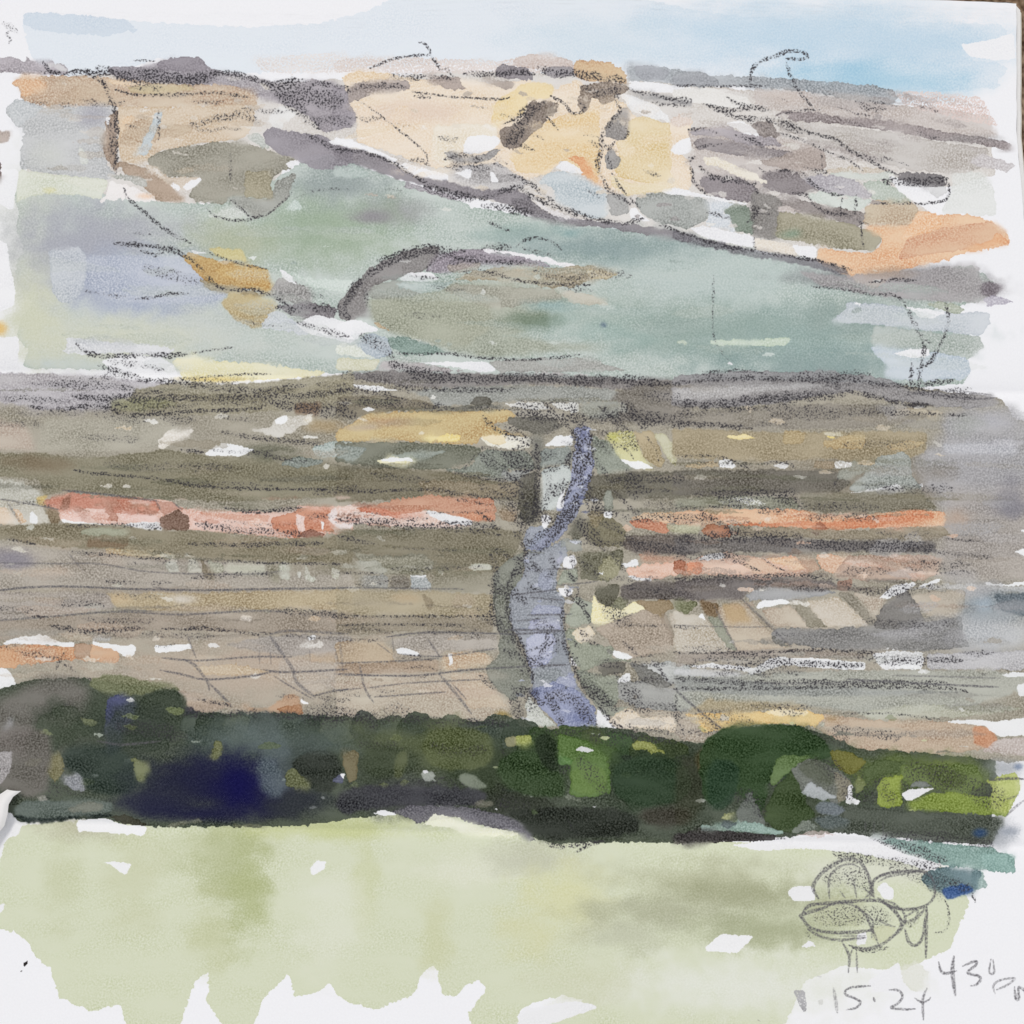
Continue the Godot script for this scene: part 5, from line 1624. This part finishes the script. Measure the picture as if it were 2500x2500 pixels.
	p(122, 130, 140, [780,352,900,362,962,422,780,432], 0.75, 1)
	p(104, 116, 122, [760,440,900,430,1000,470,860,520,790,490], 0.5, 1)
	p(106, 111, 105, [330,432,410,290,490,452,512,522,350,522])
	p(152, 177, 167, [138,492,330,472,450,472,602,527,560,542,300,522,150,522])
	p(176, 178, 128, [250,430,330,412,325,450,260,450], 0.8)
	p(80, 88, 92, [240,470,330,455,340,500,250,505], 0.7, 1)
	p(126, 133, 123, [640,532,700,462,740,455,802,512])
	p(66, 62, 62, [-10,545,130,512,300,522,560,547,550,577,300,582,60,602,-10,602])
	p(130, 160, 152, [1080,547,1400,582,1750,612,1882,672,1882,752,1700,737,1490,712,1300,642])
	p(142, 174, 167, [1700,642,1882,652,1882,752,1700,737], 0.75)
	p(150, 176, 170, [1640,745,1700,740,1735,830,1650,850], 0.8)
	p(96, 120, 126, [1355,782,1410,732,1510,717,1700,742,1660,862,1500,882,1400,832])
	p(68, 98, 152, [1470,842,1600,802,1672,852,1520,902,1480,882], 0.9, 1)
	bleed(1690, 530, 60, 40, 44, 72, 116, 0.8)
	bleed(1850, 520, 100, 60, 120, 130, 146, 0.5)
	bleed(1900, 165, 40, 26, 96, 116, 150, 0.6)
	c([880,640,1100,620,1300,690,1470,720], 70, 0.4)
	c([1100,580,1300,620,1500,690], 60, 0.46)
	c([1160,540,1500,560,1760,600], 60, 0.4)
	c([1400,760,1640,840], 60, 0.4)
	c([560,560,640,590], 40, 0.5)
	c([300,350,420,320,480,440], 70, 0.34)
	c([780,120,900,200,960,330], 90, 0.36)
	c([1300,180,1600,260,1800,360], 140, 0.36)
	c([1150,240,1200,380], 70, 0.34)
	l([1740,240,1850,228,1932,232], 12, 0.8)
	l([1830,440,1880,390,1932,350], 12, 0.5)
	l([1820,350,1900,320], 9, 0.5)
	l([450,590,455,615], 16, 0.5)
	l([520,570,510,615], 16, 0.5)
	l([600,560,605,610], 16, 0.5)
	l([650,550,645,595], 14, 0.5)
	l([1050,470,1052,520], 14, 0.5)
	l([1100,470,1098,530], 14, 0.4)
	l([1150,470,1152,540], 12, 0.4)

func paint_foreground() -> void:
	on("painted_meadow")
	frame(0, 1800, 0.44)
	white([570,692,600,688,732,696,700,762,650,737,610,707])
	white([1718,722,1760,685,1817,690,1790,742,1730,767])
	white([430,520,420,462,590,450,650,482,817,500,800,547,600,532], 237)
	white([-60,590,0,540,110,490,125,480,100,545,40,560,20,600,10,680,-60,760], 235)
	white([-60,960,30,915,20,960,-60,1020], 234)
	p(30, 26, 26, [130,1252,155,1236,160,1250,135,1277], 0.95, 0, 0.0, "ink_speck")
	p(70, 66, 66, [114,1298,124,1292,120,1302], 0.9, 0, 0.0, "ink_speck")
	frame(1650, 1800, 0.44)
	white([310,600,560,572,750,552,950,540,1070,562,1250,642,1480,712,1400,742,1250,692,1000,642,800,622,600,622,480,632], 232)
	p(222, 204, 200, [660,545,760,520,900,540,800,552], 0.6)
	white([165,1157,250,1090,435,1100,350,1192,170,1187], 237)
	white([618,862,650,825,760,825,782,907,650,907], 233)
	white([690,1165,740,1120,780,1160], 232)
	white([1005,1090,1060,1075,1058,1145,1000,1155], 232)
	white([1112,830,1160,800,1212,840,1200,900,1150,895], 234)
	p(220, 221, 208, [1240,1270,1330,1240,1400,1300,1390,1400,1310,1412,1250,1350], 0.7)
	white([1060,1350,1240,1240,1250,1340,1300,1402,1100,1410], 234)
	p(186, 188, 152, [860,880,1010,880,1060,990,1000,1050,800,1040,740,980,780,920], 0.4, 1)
	p(196, 198, 160, [1100,1040,1220,1050,1200,1110,1110,1140,1080,1090], 0.5, 1)
	c([900,655,1100,682,1300,702,1450,722], 50, 0.42)
	c([800,735,960,650], 14, 0.4)
	c([830,782,960,762,1060,832], 110, 0.34)
	c([1200,720,1400,800,1480,900], 70, 0.32)
	c([780,1002,1000,982,1180,1002], 110, 0.34)
	c([725,1080,742,1110], 22, 0.5)
	c([960,1152,1060,1185,1180,1162], 18, 0.5)
	c([1260,1040,1340,1020], 50, 0.3)
	c([1430,1084,1500,1062,1512,962,1490,900], 9, 0.5)
	c([1640,860,1662,912], 20, 0.5)
	frame(825, 1800, 0.44)
	white([990,1620,1010,1532,1040,1492,1090,1502,1250,1472,1330,1462,1400,1480,1442,1502,1350,1532,1150,1600], 233)
	on("pencil_tree_sketch")
	frame(1650, 1800, 0.44)
	l([790,892,760,832,800,762,880,702,960,672,1020,692,1060,752,1082,832,1075,892], 15, 0.8)
	l([850,892,850,782,900,722,970,702,1020,722], 10, 0.65)
	l([980,772,1002,892], 9, 0.6)
	l([910,852,940,892], 9, 0.6)
	l([1090,882,1092,802,1150,762,1280,742,1390,742], 12, 0.7)
	l([1120,802,1180,772,1300,752,1400,747], 8, 0.6)
	l([1100,890,1092,810,1150,762,1280,742,1392,752,1436,830,1410,915,1300,955,1190,938,1120,890], 10, 0.75)
	l([1150,900,1220,930,1270,990,1250,1060,1200,1110], 10, 0.7)
	l([780,960,880,920,1000,915], 9, 0.6)
	l([1040,840,1070,860,1050,890], 14, 0.6)
	l([1130,892,1180,932,1260,952,1390,942], 11, 0.7)
	l([700,982,740,932,860,917,980,907,1130,907,1210,962,1250,1032,1220,1082], 14, 0.85)
	l([1090,1070,900,1082,760,1062,700,1002,705,980,840,940], 14, 0.8)
	l([730,1062,800,1102,900,1122,1050,1110], 12, 0.7)
	l([840,932,960,922,1080,1002,1090,1052,1050,1075], 9, 0.65)
	l([1000,932,1060,1002,1120,1142], 12, 0.7)
	l([1100,1000,1180,1040,1220,1050], 9, 0.55)
	l([1090,1040,1085,1110], 12, 0.6)
	l([960,1152,1050,1172,1150,1142,1220,1082], 13, 0.75)
	l([910,1100,1050,1100], 8, 0.5)
	l([920,1132,960,1212,955,1302], 11, 0.75)
	l([980,1162,960,1232], 8, 0.6)
	l([1000,1182,1005,1302], 8, 0.65)
	l([1220,960,1260,1020,1330,1002,1390,942], 12, 0.7)
	l([1260,1000,1340,960,1320,1030], 9, 0.6)
	l([1270,1062,1290,1132,1330,1152,1370,1102,1380,1002], 13, 0.75)
	l([1390,932,1388,1080,1385,1222], 13, 0.75)
	on("handwritten_date")
	frame(1850, 2250, 0.3364)
	p(150, 149, 152, [253,495,342,495,352,642,332,657,300,602], 0.85, 0, 0.0, "pencil_digit", 0.12, 0.3)
	p(205, 205, 200, [433,567,470,560,474,598,440,602], 0.8, 0, 0.0, "pencil_dot", 0.0, 0.3)
	l([548,480,562,562,575,657], 26, 0.42, "pencil_digit")
	l([815,462,665,478,632,522,700,552,742,582,710,622,640,637], 14, 0.75, "pencil_digit")
	l([838,552,846,572], 30, 0.85, "pencil_dot")
	l([950,490,1020,497,1047,542,1010,592,965,622,1060,632,1140,630], 14, 0.75, "pencil_digit")
	l([1135,550,1190,582,1240,562,1250,545], 14, 0.7, "pencil_digit")
	l([1225,480,1195,562,1200,712], 16, 0.72, "pencil_digit")
	l([1310,290,1325,352,1360,372,1440,355], 18, 0.75, "pencil_digit")
	l([1420,250,1410,362,1430,532], 24, 0.72, "pencil_digit")
	l([1485,320,1575,285,1580,312,1520,367,1600,392,1612,422,1580,457,1540,462], 16, 0.75, "pencil_digit")
	l([1690,270,1678,365,1712,367,1705,275], 12, 0.6, "pencil_tick")
	l([1720,522,1708,462,1760,422,1862,410,1800,462,1730,492], 13, 0.6, "pencil_letter")
	l([1860,470,1870,552,1892,557,1890,477,1932,497,1944,540], 17, 0.72, "pencil_letter")
	l([430,392,460,400], 7, 0.5, "pencil_tick")
	l([0,712,16,720], 7, 0.5, "pencil_tick")

func paint_loose() -> void:
	frame(0, 0, 1.0)
	on("painted_fields")
	var warm := [[122,112,92],[150,136,116],[168,154,136],[132,120,100],[158,150,138],[112,106,90]]
	var cool := [[150,148,146],[132,130,128],[170,168,168],[118,114,110],[160,162,154]]
	dabs(14, 0, 930, 1200, 1210, 110, 16, warm, 0.32, 0.02, 5)
	dabs(16, 1480, 940, 2450, 1220, 110, 16, warm, 0.3, 0.02, 6)
	dabs(18, 0, 1300, 1180, 1560, 120, 14, [[172,160,148],[150,138,120],[184,172,156],[160,152,142],[178,160,138]], 0.36, 0.0, 7)
	dabs(24, 0, 1540, 1180, 1740, 90, 20, [[192,176,158],[176,160,144],[160,150,142],[200,182,160]], 0.36, 0.0, 8)
	dabs(18, 1550, 1300, 2400, 1480, 100, 14, [[150,120,104],[120,110,106],[196,160,138],[140,128,116]], 0.32, 0.02, 9)
	dabs(28, 1550, 1560, 2450, 1800, 110, 14, cool, 0.34, 0.03, 10)
	dabs(30, 2150, 1000, 2500, 1560, 70, 30, [[170,168,172],[150,148,152],[186,184,190],[140,138,140]], 0.4, 0.0, 11)
	var chips := [[226,222,214],[206,200,188],[236,234,230],[214,196,170]]
	flecks(12, 30, 960, 1180, 1200, 16, chips, 0.8, 31)
	flecks(10, 1500, 980, 2300, 1220, 16, chips, 0.75, 32)
	flecks(22, 30, 1300, 1150, 1480, 15, [[190,186,172],[206,200,186],[176,172,160]], 0.75, 33)
	flecks(16, 30, 1500, 1150, 1720, 15, [[216,204,188],[200,176,148],[226,222,216],[168,150,132]], 0.7, 34)
	flecks(24, 1500, 1240, 2400, 1480, 15, [[230,206,188],[214,176,150],[120,100,88],[226,222,216]], 0.7, 35)
	flecks(20, 1480, 1560, 2450, 1780, 15, [[226,226,226],[120,118,114],[190,186,180],[150,140,126]], 0.7, 36)
	var deep := [[94,92,74],[106,104,84],[86,84,72],[118,110,88]]
	dabs(16, 0, 1110, 1200, 1250, 120, 12, deep, 0.45, 0.02, 41)
	dabs(20, 300, 1290, 1200, 1400, 110, 11, deep, 0.5, 0.01, 42)
	dabs(14, 0, 1470, 1150, 1560, 110, 9, [[116,106,96],[128,118,106]], 0.45, 0.0, 43)
	dabs(18, 1500, 1120, 2250, 1250, 110, 11, deep, 0.5, 0.02, 44)
	dabs(10, 1500, 1300, 2300, 1440, 110, 10, [[92,84,80],[112,98,90]], 0.5, 0.02, 45)
	dabs(12, 100, 920, 1500, 1000, 120, 12, deep, 0.45, 0.0, 46)
	dabs(22, 150, 1212, 1150, 1285, 44, 9, [[228,200,190],[156,116,98],[232,226,222],[190,134,112],[206,160,142]], 0.55, 0.03, 47)
	dabs(22, 1560, 1255, 2280, 1300, 50, 8, [[232,206,186],[170,120,98],[214,170,146],[150,132,112]], 0.5, 0.02, 48)
	dabs(18, 1560, 1360, 2280, 1410, 44, 9, [[232,210,196],[180,140,120],[214,178,158]], 0.5, 0.1, 49)
	dabs(30, 0, 1300, 1150, 1700, 90, 22, [[190,166,146],[200,174,152],[176,152,136],[188,176,160]], 0.3, 0.0, 50)
	on("painted_lane")
	flecks(26, 1395, 1045, 1450, 1250, 9, [[220,224,232],[176,184,212],[92,98,130],[206,212,224]], 0.8, 75)
	flecks(20, 1270, 1260, 1420, 1760, 10, [[210,214,226],[176,182,204],[110,116,136]], 0.7, 76)
	scratches(5, 1385, 1040, 1455, 1300, 16, 18, 0.5, -1.4, 77)
	on("painted_fields")
	scratches(34, 0, 910, 2400, 1020, 90, 18, 0.36, 0.01, 51)
	scratches(22, 0, 1020, 2350, 1240, 80, 14, 0.34, 0.02, 52)
	scratches(18, 0, 1240, 1150, 1560, 90, 10, 0.34, 0.01, 53)
	scratches(20, 1480, 1240, 2350, 1500, 90, 12, 0.36, 0.02, 54)
	scratches(14, 0, 1540, 1150, 1740, 60, 8, 0.34, 0.05, 55)
	scratches(22, 1500, 1520, 2400, 1790, 90, 10, 0.36, 0.03, 56)
	scratches(40, 1180, 1000, 1330, 1700, 24, 22, 0.46, 0.7, 57)
	scratches(34, 1400, 1000, 1560, 1800, 24, 22, 0.46, 0.9, 58)
	scratches(26, 1260, 1000, 1440, 1760, 22, 18, 0.4, -0.4, 59)
	on("painted_hillside")
	scratches(16, 100, 150, 900, 330, 50, 14, 0.36, 0.1, 61)
	scratches(18, 900, 150, 1700, 480, 30, 9, 0.36, 0.3, 62)
	scratches(18, 1650, 230, 2300, 560, 36, 9, 0.36, 0.3, 63)
	flecks(40, 1550, 240, 2200, 560, 14, [[230,226,220],[210,204,198],[150,142,142]], 0.7, 64)
	flecks(40, 850, 180, 1600, 520, 14, [[236,230,222],[214,200,180],[170,158,146]], 0.7, 65)
	flecks(30, 120, 190, 700, 500, 14, [[214,206,194],[176,160,142],[226,222,216]], 0.6, 66)
	on("painted_valley")
	scratches(12, 250, 560, 1500, 900, 50, 10, 0.32, 0.1, 67)
	flecks(24, 500, 600, 2300, 880, 14, [[214,222,216],[226,228,226],[150,164,158]], 0.6, 68)
	on("painted_hillside")
	dabs(40, 1750, 230, 2400, 420, 80, 14, [[176,166,162],[196,188,182],[160,150,148]], 0.35, 0.2, 12)
	dabs(26, 100, 190, 620, 420, 60, 16, [[190,172,150],[206,188,164],[170,160,144]], 0.3, 0.0, 13)
	dabs(20, 900, 230, 1600, 420, 60, 22, [[236,220,196],[224,204,172],[228,214,198]], 0.35, -0.2, 14)
	on("painted_valley")
	dabs(40, 60, 560, 900, 900, 110, 24, [[190,196,196],[176,180,186],[204,208,200],[182,190,182]], 0.28, 0.05, 15)
	dabs(40, 900, 640, 2300, 900, 130, 24, [[164,182,176],[176,190,186],[150,166,160],[184,192,182]], 0.28, 0.05, 16)

# ---------------------------------------------------------------- building the place
func mesh_from(pc: Piece) -> ArrayMesh:
	var a := []
	a.resize(Mesh.ARRAY_MAX)
	a[Mesh.ARRAY_VERTEX] = pc.v
	a[Mesh.ARRAY_NORMAL] = pc.n
	a[Mesh.ARRAY_TEX_UV] = pc.uv
	a[Mesh.ARRAY_INDEX] = pc.i
	var m := ArrayMesh.new()
	m.add_surface_from_arrays(Mesh.PRIMITIVE_TRIANGLES, a)
	return m

func put(called: String, m: Mesh, mat: Material, parent: Node) -> MeshInstance3D:
	var o := MeshInstance3D.new()
	o.name = called
	o.mesh = m
	o.material_override = mat
	parent.add_child(o, true)
	return o

func sheet_uv(q: Vector2) -> Vector2:
	return Vector2((q.x - LO) / SPAN, (q.y - LO) / SPAN)

func add_run(pc: Piece, x0: int, x1: int, row: int) -> void:
	var unit := float(CELL) / TK
	var at := pc.v.size()
	for cx in [x0, x1]:
		for cy in [row, row + 1]:
			var q := warped(LO + cx * unit, LO + cy * unit)
			pc.v.append(at_sheet(q.x, q.y))
			pc.n.append(sheet_normal(q.x, q.y))
			pc.uv.append(sheet_uv(q))
	for k in [0, 2, 1, 1, 2, 3]:
		pc.i.append(at + k)

func paint_all() -> Image:
	wobble.seed = 7
	wobble.frequency = 0.02
	tooth = ranked(field(noise_of(11, 0.24, 3), T, T))
	melt = field(noise_of(41, 0.02, 3), T / 2, T / 2)
	for k in melt.size():
		melt[k] = clampi((melt[k] - 146) * 6, 0, 255)
	grain = field(noise_of(23, 0.26, 3), T, T)
	slow = field(noise_of(31, 0.035, 4), T / 5, T / 2)      # stretched along the strokes
	paint_grounds()
	var first := strokes.size()
	paint_a()
	paint_b()
	paint_c()
	paint_d()
	paint_e()
	paint_h()
	paint_i()
	paint_j()
	paint_k()
	paint_loose()
	# chalk and pencil lie on top of the washes they cross
	var wet: Array[Stroke] = strokes.slice(0, first)
	var lines: Array[Stroke] = []
	for k in range(first, strokes.size()):
		if strokes[k].kind == 1 or strokes[k].kind == 2:
			lines.append(strokes[k])
		else:
			wet.append(strokes[k])
	wet.append_array(lines)
	strokes = wet
	paint_hedge()
	paint_foreground()
	var t0 := Time.get_ticks_msec()
	var task := WorkerThreadPool.add_group_task(make_mask, strokes.size())
	WorkerThreadPool.wait_for_group_task_completion(task)
	var t1 := Time.get_ticks_msec()
	var count := (T + band_rows - 1) / band_rows
	bands.resize(count)
	labels.resize(count)
	task = WorkerThreadPool.add_group_task(paint_band, count)
	WorkerThreadPool.wait_for_group_task_completion(task)
	print("strokes ", strokes.size(), " masks ", t1 - t0, " ms, paint ", Time.get_ticks_msec() - t1, " ms")
	var bytes := PackedByteArray()
	for b in bands:
		bytes.append_array(b)
	bands.clear()
	return Image.create_from_data(T, T, false, Image.FORMAT_RGB8, bytes)

func build_sketchbook() -> void:
	var picture := paint_all()
	var paper := StandardMaterial3D.new()
	paper.albedo_texture = ImageTexture.create_from_image(picture)
	paper.albedo_color = Color(1, 1, 1)
	paper.texture_repeat = false
	paper.roughness = 0.95
	paper.metallic_specular = 0.2
	var relief := Image.create_from_data(T, T, false, Image.FORMAT_L8, tooth)
	paper.heightmap_enabled = true
	paper.heightmap_texture = ImageTexture.create_from_image(relief)
	paper.heightmap_scale = 0.0006
	var book := Node3D.new()
	book.name = "sketchbook"
	add_child(book)
	book.set_meta("label", "open fold-out sketchbook with a watercolour valley landscape painted across its pages")
	book.set_meta("category", "sketchbook")
	# cells of the sheet, gathered by what lies on them
	var wide := T / CELL
	var pieces := {}
	for row in wide:
		var lab: PackedInt32Array = labels[row * CELL / band_rows]
		var off := (row - row * CELL / band_rows * band_rows / CELL) * wide
		var gy := LO + (row + 0.5) * CELL / TK
		var x := 0
		while x < wide:
			var who := lab[off + x]
			var x1 := x + 1
			while x1 < wide and x1 - x < 14 and lab[off + x1] == who:
				x1 += 1
			var key := str(who)
			if who < 0:
				var d := LO + x * CELL / TK
				key = "page0" if gy < gutter(d) else "page1" if gy < second_fold(d) else "page2"
			elif strokes[who].base:
				key = strokes[who].group
			if not pieces.has(key):
				pieces[key] = Piece.new()
			add_run(pieces[key], x, x1, row)
			x = x1
	for k in 3:
		if pieces.has("page%d" % k):
			put("page", mesh_from(pieces["page%d" % k]), paper, book)
	var parts := {}
	for g in ["painted_sky", "painted_hillside", "painted_valley", "painted_fields", "painted_lane", "painted_hedgerow", "painted_meadow", "pencil_tree_sketch", "handwritten_date"]:
		var o: Node3D
		if pieces.has(g):
			o = put(g, mesh_from(pieces[g]), paper, book)
		else:
			o = Node3D.new()
			o.name = g
			book.add_child(o)
		parts[g] = o
	parts["painted_sky"].set_meta("label", "pale sky wash deepening to blue")
	parts["painted_hillside"].set_meta("label", "ochre and mauve hillside under the sky")
	parts["painted_valley"].set_meta("label", "grey green valley wash with a dark arched bank")
	parts["painted_fields"].set_meta("label", "brown and terracotta field terraces")
	parts["painted_lane"].set_meta("label", "violet blue lane winding between the fields")
	parts["painted_hedgerow"].set_meta("label", "dark green and navy hedgerow")
	parts["painted_meadow"].set_meta("label", "pale yellow green meadow with ragged lower edge")
	parts["pencil_tree_sketch"].set_meta("label", "small pencil sketch of rounded trees")
	parts["handwritten_date"].set_meta("label", "pencilled date 1.15.24 with 43' beside it")
	for k in strokes.size():
		if pieces.has(str(k)):
			put(shade_name(strokes[k]), mesh_from(pieces[str(k)]), paper, parts[strokes[k].group])
	build_leaves(book, paper)

func second_fold(x: float) -> float:
	return 2006.0 + x * 0.0244

func outline(grow: float) -> PackedVector2Array:
	var out := PackedVector2Array()
	for k in 54:
		out.append(Vector2(LO + k * (2462.0 - LO) / 53.0, page_top(LO + k * (2462.0 - LO) / 53.0) - grow * 0.4))
	out.append(Vector2(2474 + grow * 0.7, 9 - grow * 0.2))
	for k in 60:
		var y := 18.0 + k * (LO + SPAN - 18.0) / 59.0
		out.append(Vector2(page_end(y) + grow, y))
	out.append(Vector2(LO, LO + SPAN))
	return out

func slab(ring: PackedVector2Array, top: float, low: float) -> ArrayMesh:
	var st := SurfaceTool.new()
	st.begin(Mesh.PRIMITIVE_TRIANGLES)
	st.set_smooth_group(-1)
	var tri := Geometry2D.triangulate_polygon(ring)
	if tri.is_empty():
		print("no triangles")
	var flip := Geometry2D.is_polygon_clockwise(ring)
	for k in range(0, tri.size(), 3):
		var q := [tri[k], tri[k + 1], tri[k + 2]]
		var p0 := ring[q[0]]; var p1 := ring[q[1]]; var p2 := ring[q[2]]
		if (p1 - p0).cross(p2 - p0) < 0.0:
			q = [q[0], q[2], q[1]]
		for i in q:
			st.add_vertex(Vector3((ring[i].x - MID) * PX, top, (ring[i].y - MID) * PX))
		for i in [q[0], q[2], q[1]]:
			st.add_vertex(Vector3((ring[i].x - MID) * PX, low, (ring[i].y - MID) * PX))
	for k in ring.size():
		var a := ring[k]
		var b := ring[(k + 1) % ring.size()]
		if flip:
			var t := a; a = b; b = t
		var a0 := Vector3((a.x - MID) * PX, top, (a.y - MID) * PX)
		var b0 := Vector3((b.x - MID) * PX, top, (b.y - MID) * PX)
		var dn := Vector3(0, low - top, 0)
		for v in [a0, a0 + dn, b0, b0, a0 + dn, b0 + dn]:
			st.add_vertex(v)
	st.generate_normals()
	return st.commit()

func plain(r: float, g: float, b: float, rough := 0.95) -> StandardMaterial3D:
	var m := StandardMaterial3D.new()
	m.albedo_color = Color(r, g, b).linear_to_srgb()
	m.roughness = rough
	m.metallic_specular = 0.25
	return m

func build_leaves(book: Node3D, paper: Material) -> void:
	var pale := plain(0.78, 0.77, 0.76)
	var cream := plain(0.70, 0.66, 0.58)
	# the top sheet's cut edge, then the leaves below it, each reaching a little farther out
	var st := SurfaceTool.new()
	st.begin(Mesh.PRIMITIVE_TRIANGLES)
	var ring := outline(0.0)
	for k in ring.size() - 2:
		var a := ring[k]
		var b := ring[k + 1]
		var ha := at_sheet(a.x, a.y)
		var hb := at_sheet(b.x, b.y)
		var la := Vector3(ha.x, -0.0004, ha.z)
		var lb := Vector3(hb.x, -0.0004, hb.z)
		for v in [ha, hb, la, hb, lb, la]:
			st.add_vertex(v)
	st.generate_normals()
	put("page_edge", st.commit(), pale, book)
	var y := -0.0004
	var reach := [17.0, 19.0, 20.0, 21.0, 27.0, 28.0, 30.0]
	for k in reach.size():
		put("leaf", slab(outline(reach[k]), y, y - 0.0005), cream if k > 3 else pale, book)
		y -= 0.00052
	put("cover", slab(outline(26.0), y, y - 0.0016), plain(0.05, 0.045, 0.04, 0.7), book)
	# a torn curl of paper stands up at the outer edge of the second fold
	var cu := SurfaceTool.new()
	cu.begin(Mesh.PRIMITIVE_TRIANGLES)
	cu.set_smooth_group(0)
	var spine := [Vector2(-46, 2052), Vector2(-30, 2012), Vector2(-18, 1982), Vector2(-10, 1958), Vector2(2, 1938), Vector2(20, 1926)]
	var rim := [Vector2(-6, 2042), Vector2(18, 2012), Vector2(26, 1984), Vector2(28, 1960), Vector2(38, 1942), Vector2(57, 1928)]
	var n := 6
	for k in spine.size() - 1:
		for j in n:
			var quad := []
			for s in [[k, j], [k + 1, j], [k, j + 1], [k + 1, j + 1]]:
				var t := float(s[1]) / n
				var q: Vector2 = spine[s[0]].lerp(rim[s[0]], t)
				var lift: float = 0.0006 + sin(t * PI * 0.75) * 0.0032 * (1.0 - 0.13 * s[0])
				quad.append(Vector3((q.x - MID) * PX, sheet_height(q.x, q.y) + lift, (q.y - MID) * PX))
			for i in [0, 2, 1, 1, 2, 3]:
				cu.add_vertex(quad[i])
	cu.index()
	cu.generate_normals()
	put("torn_paper_curl", cu.commit(), pale, book).set_meta("label", "small white curl of torn paper at the fold")

func wood_image() -> Image:
	var n := noise_of(51, 0.012, 5)
	var im := n.get_image(64, 512, false, false, true)
	im.convert(Image.FORMAT_L8)
	im.resize(512, 512, Image.INTERPOLATE_CUBIC)
	var fine := noise_of(52, 0.09, 4).get_image(512, 512, false, false, true)
	fine.convert(Image.FORMAT_L8)
	var a := im.get_data()
	var b := fine.get_data()
	var out := PackedByteArray()
	out.resize(512 * 512 * 3)
	for k in 512 * 512:
		var v := a[k] / 255.0 * 0.55 + b[k] / 255.0 * 0.6
		v = clampf((v - 0.28) * 1.7, 0.0, 1.0)
		out[k * 3] = int(lerpf(62.0, 176.0, v))
		out[k * 3 + 1] = int(lerpf(44.0, 154.0, v))
		out[k * 3 + 2] = int(lerpf(30.0, 130.0, v))
	return Image.create_from_data(512, 512, false, Image.FORMAT_RGB8, out)

func build_table() -> void:
	var table := Node3D.new()
	table.name = "plank_table"
	add_child(table)
	table.set_meta("label", "weathered brown plank table under the sketchbook")
	table.set_meta("category", "table")
	var wood := StandardMaterial3D.new()
	var im := wood_image()
	wood.albedo_texture = ImageTexture.create_from_image(im)
	wood.uv1_triplanar = true
	wood.uv1_scale = Vector3(9, 9, 9)
	wood.roughness = 0.9
	wood.metallic_specular = 0.2
	var top := -0.0062
	for k in 7:
		var b := BoxMesh.new()
		b.size = Vector3(1.6, 0.03, 0.118)
		var o := put("plank", b, wood, table)
		o.position = Vector3(0.013 * (k % 3), top - 0.015 - 0.0004 * (k % 2), (k - 3) * 0.121 + 0.02)
	for x in [-0.7, 0.7]:
		for z in [-0.32, 0.36]:
			var g := BoxMesh.new()
			g.size = Vector3(0.07, 0.68, 0.07)
			put("leg", g, wood, table).position = Vector3(x, top - 0.03 - 0.341, z)
	for x in [-0.7, 0.7]:
		var r := BoxMesh.new()
		r.size = Vector3(0.06, 0.06, 0.6)
		put("rail", r, wood, table).position = Vector3(x, top - 0.0625, 0.02)

func build_ground() -> void:
	var pm := PlaneMesh.new()
	pm.size = Vector2(400, 400)
	var m := StandardMaterial3D.new()
	var nt := noise_of(61, 0.02, 5).get_image(256, 256, false, false, true)
	nt.convert(Image.FORMAT_RGB8)
	for y in 256:
		for x in 256:
			var v := nt.get_pixel(x, y).r
			nt.set_pixel(x, y, Color(0.20, 0.22, 0.12).lerp(Color(0.36, 0.35, 0.22), v))
	m.albedo_texture = ImageTexture.create_from_image(nt)
	m.uv1_scale = Vector3(160, 160, 1)
	m.roughness = 1.0
	var o := put("ground", pm, m, self)
	o.position.y = -0.7175
	o.set_meta("kind", "structure")
	o.set_meta("label", "short grass and earth under the table")
	o.set_meta("category", "ground")

func _ready() -> void:
	var cam := Camera3D.new()
	cam.name = "camera"
	add_child(cam)
	cam.position = Vector3(0, 0.36, 0)
	cam.rotation_degrees = Vector3(-90, 0, 0)
	cam.fov = rad_to_deg(2.0 * atan(0.125 / 0.3585))
	cam.near = 0.02
	cam.far = 900.0
	cam.current = true
	var env := Environment.new()
	env.background_mode = Environment.BG_SKY
	env.sky = Sky.new()
	var sm := ProceduralSkyMaterial.new()
	sm.sky_top_color = Color(0.835, 0.84, 0.855)
	sm.sky_horizon_color = Color(0.85, 0.85, 0.86)
	sm.sky_curve = 0.2
	sm.ground_bottom_color = Color(0.3, 0.3, 0.25)
	sm.ground_horizon_color = Color(0.6, 0.6, 0.58)
	env.sky.sky_material = sm
	env.tonemap_mode = Environment.TONE_MAPPER_LINEAR
	env.tonemap_exposure = 1.03
	env.sdfgi_enabled = true
	env.ssao_enabled = true
	env.ssil_enabled = true
	var we := WorldEnvironment.new()
	we.name = "environment"
	we.environment = env
	add_child(we)
	var sun := DirectionalLight3D.new()
	sun.name = "sun"
	add_child(sun)
	sun.light_energy = 0.42
	sun.light_color = Color(1.0, 0.985, 0.96)
	sun.light_angular_distance = 14.0
	sun.shadow_enabled = true
	sun.rotation_degrees = Vector3(-52, -150, 0)      # from above the top right of the book
	build_ground()
	build_table()
	build_sketchbook()
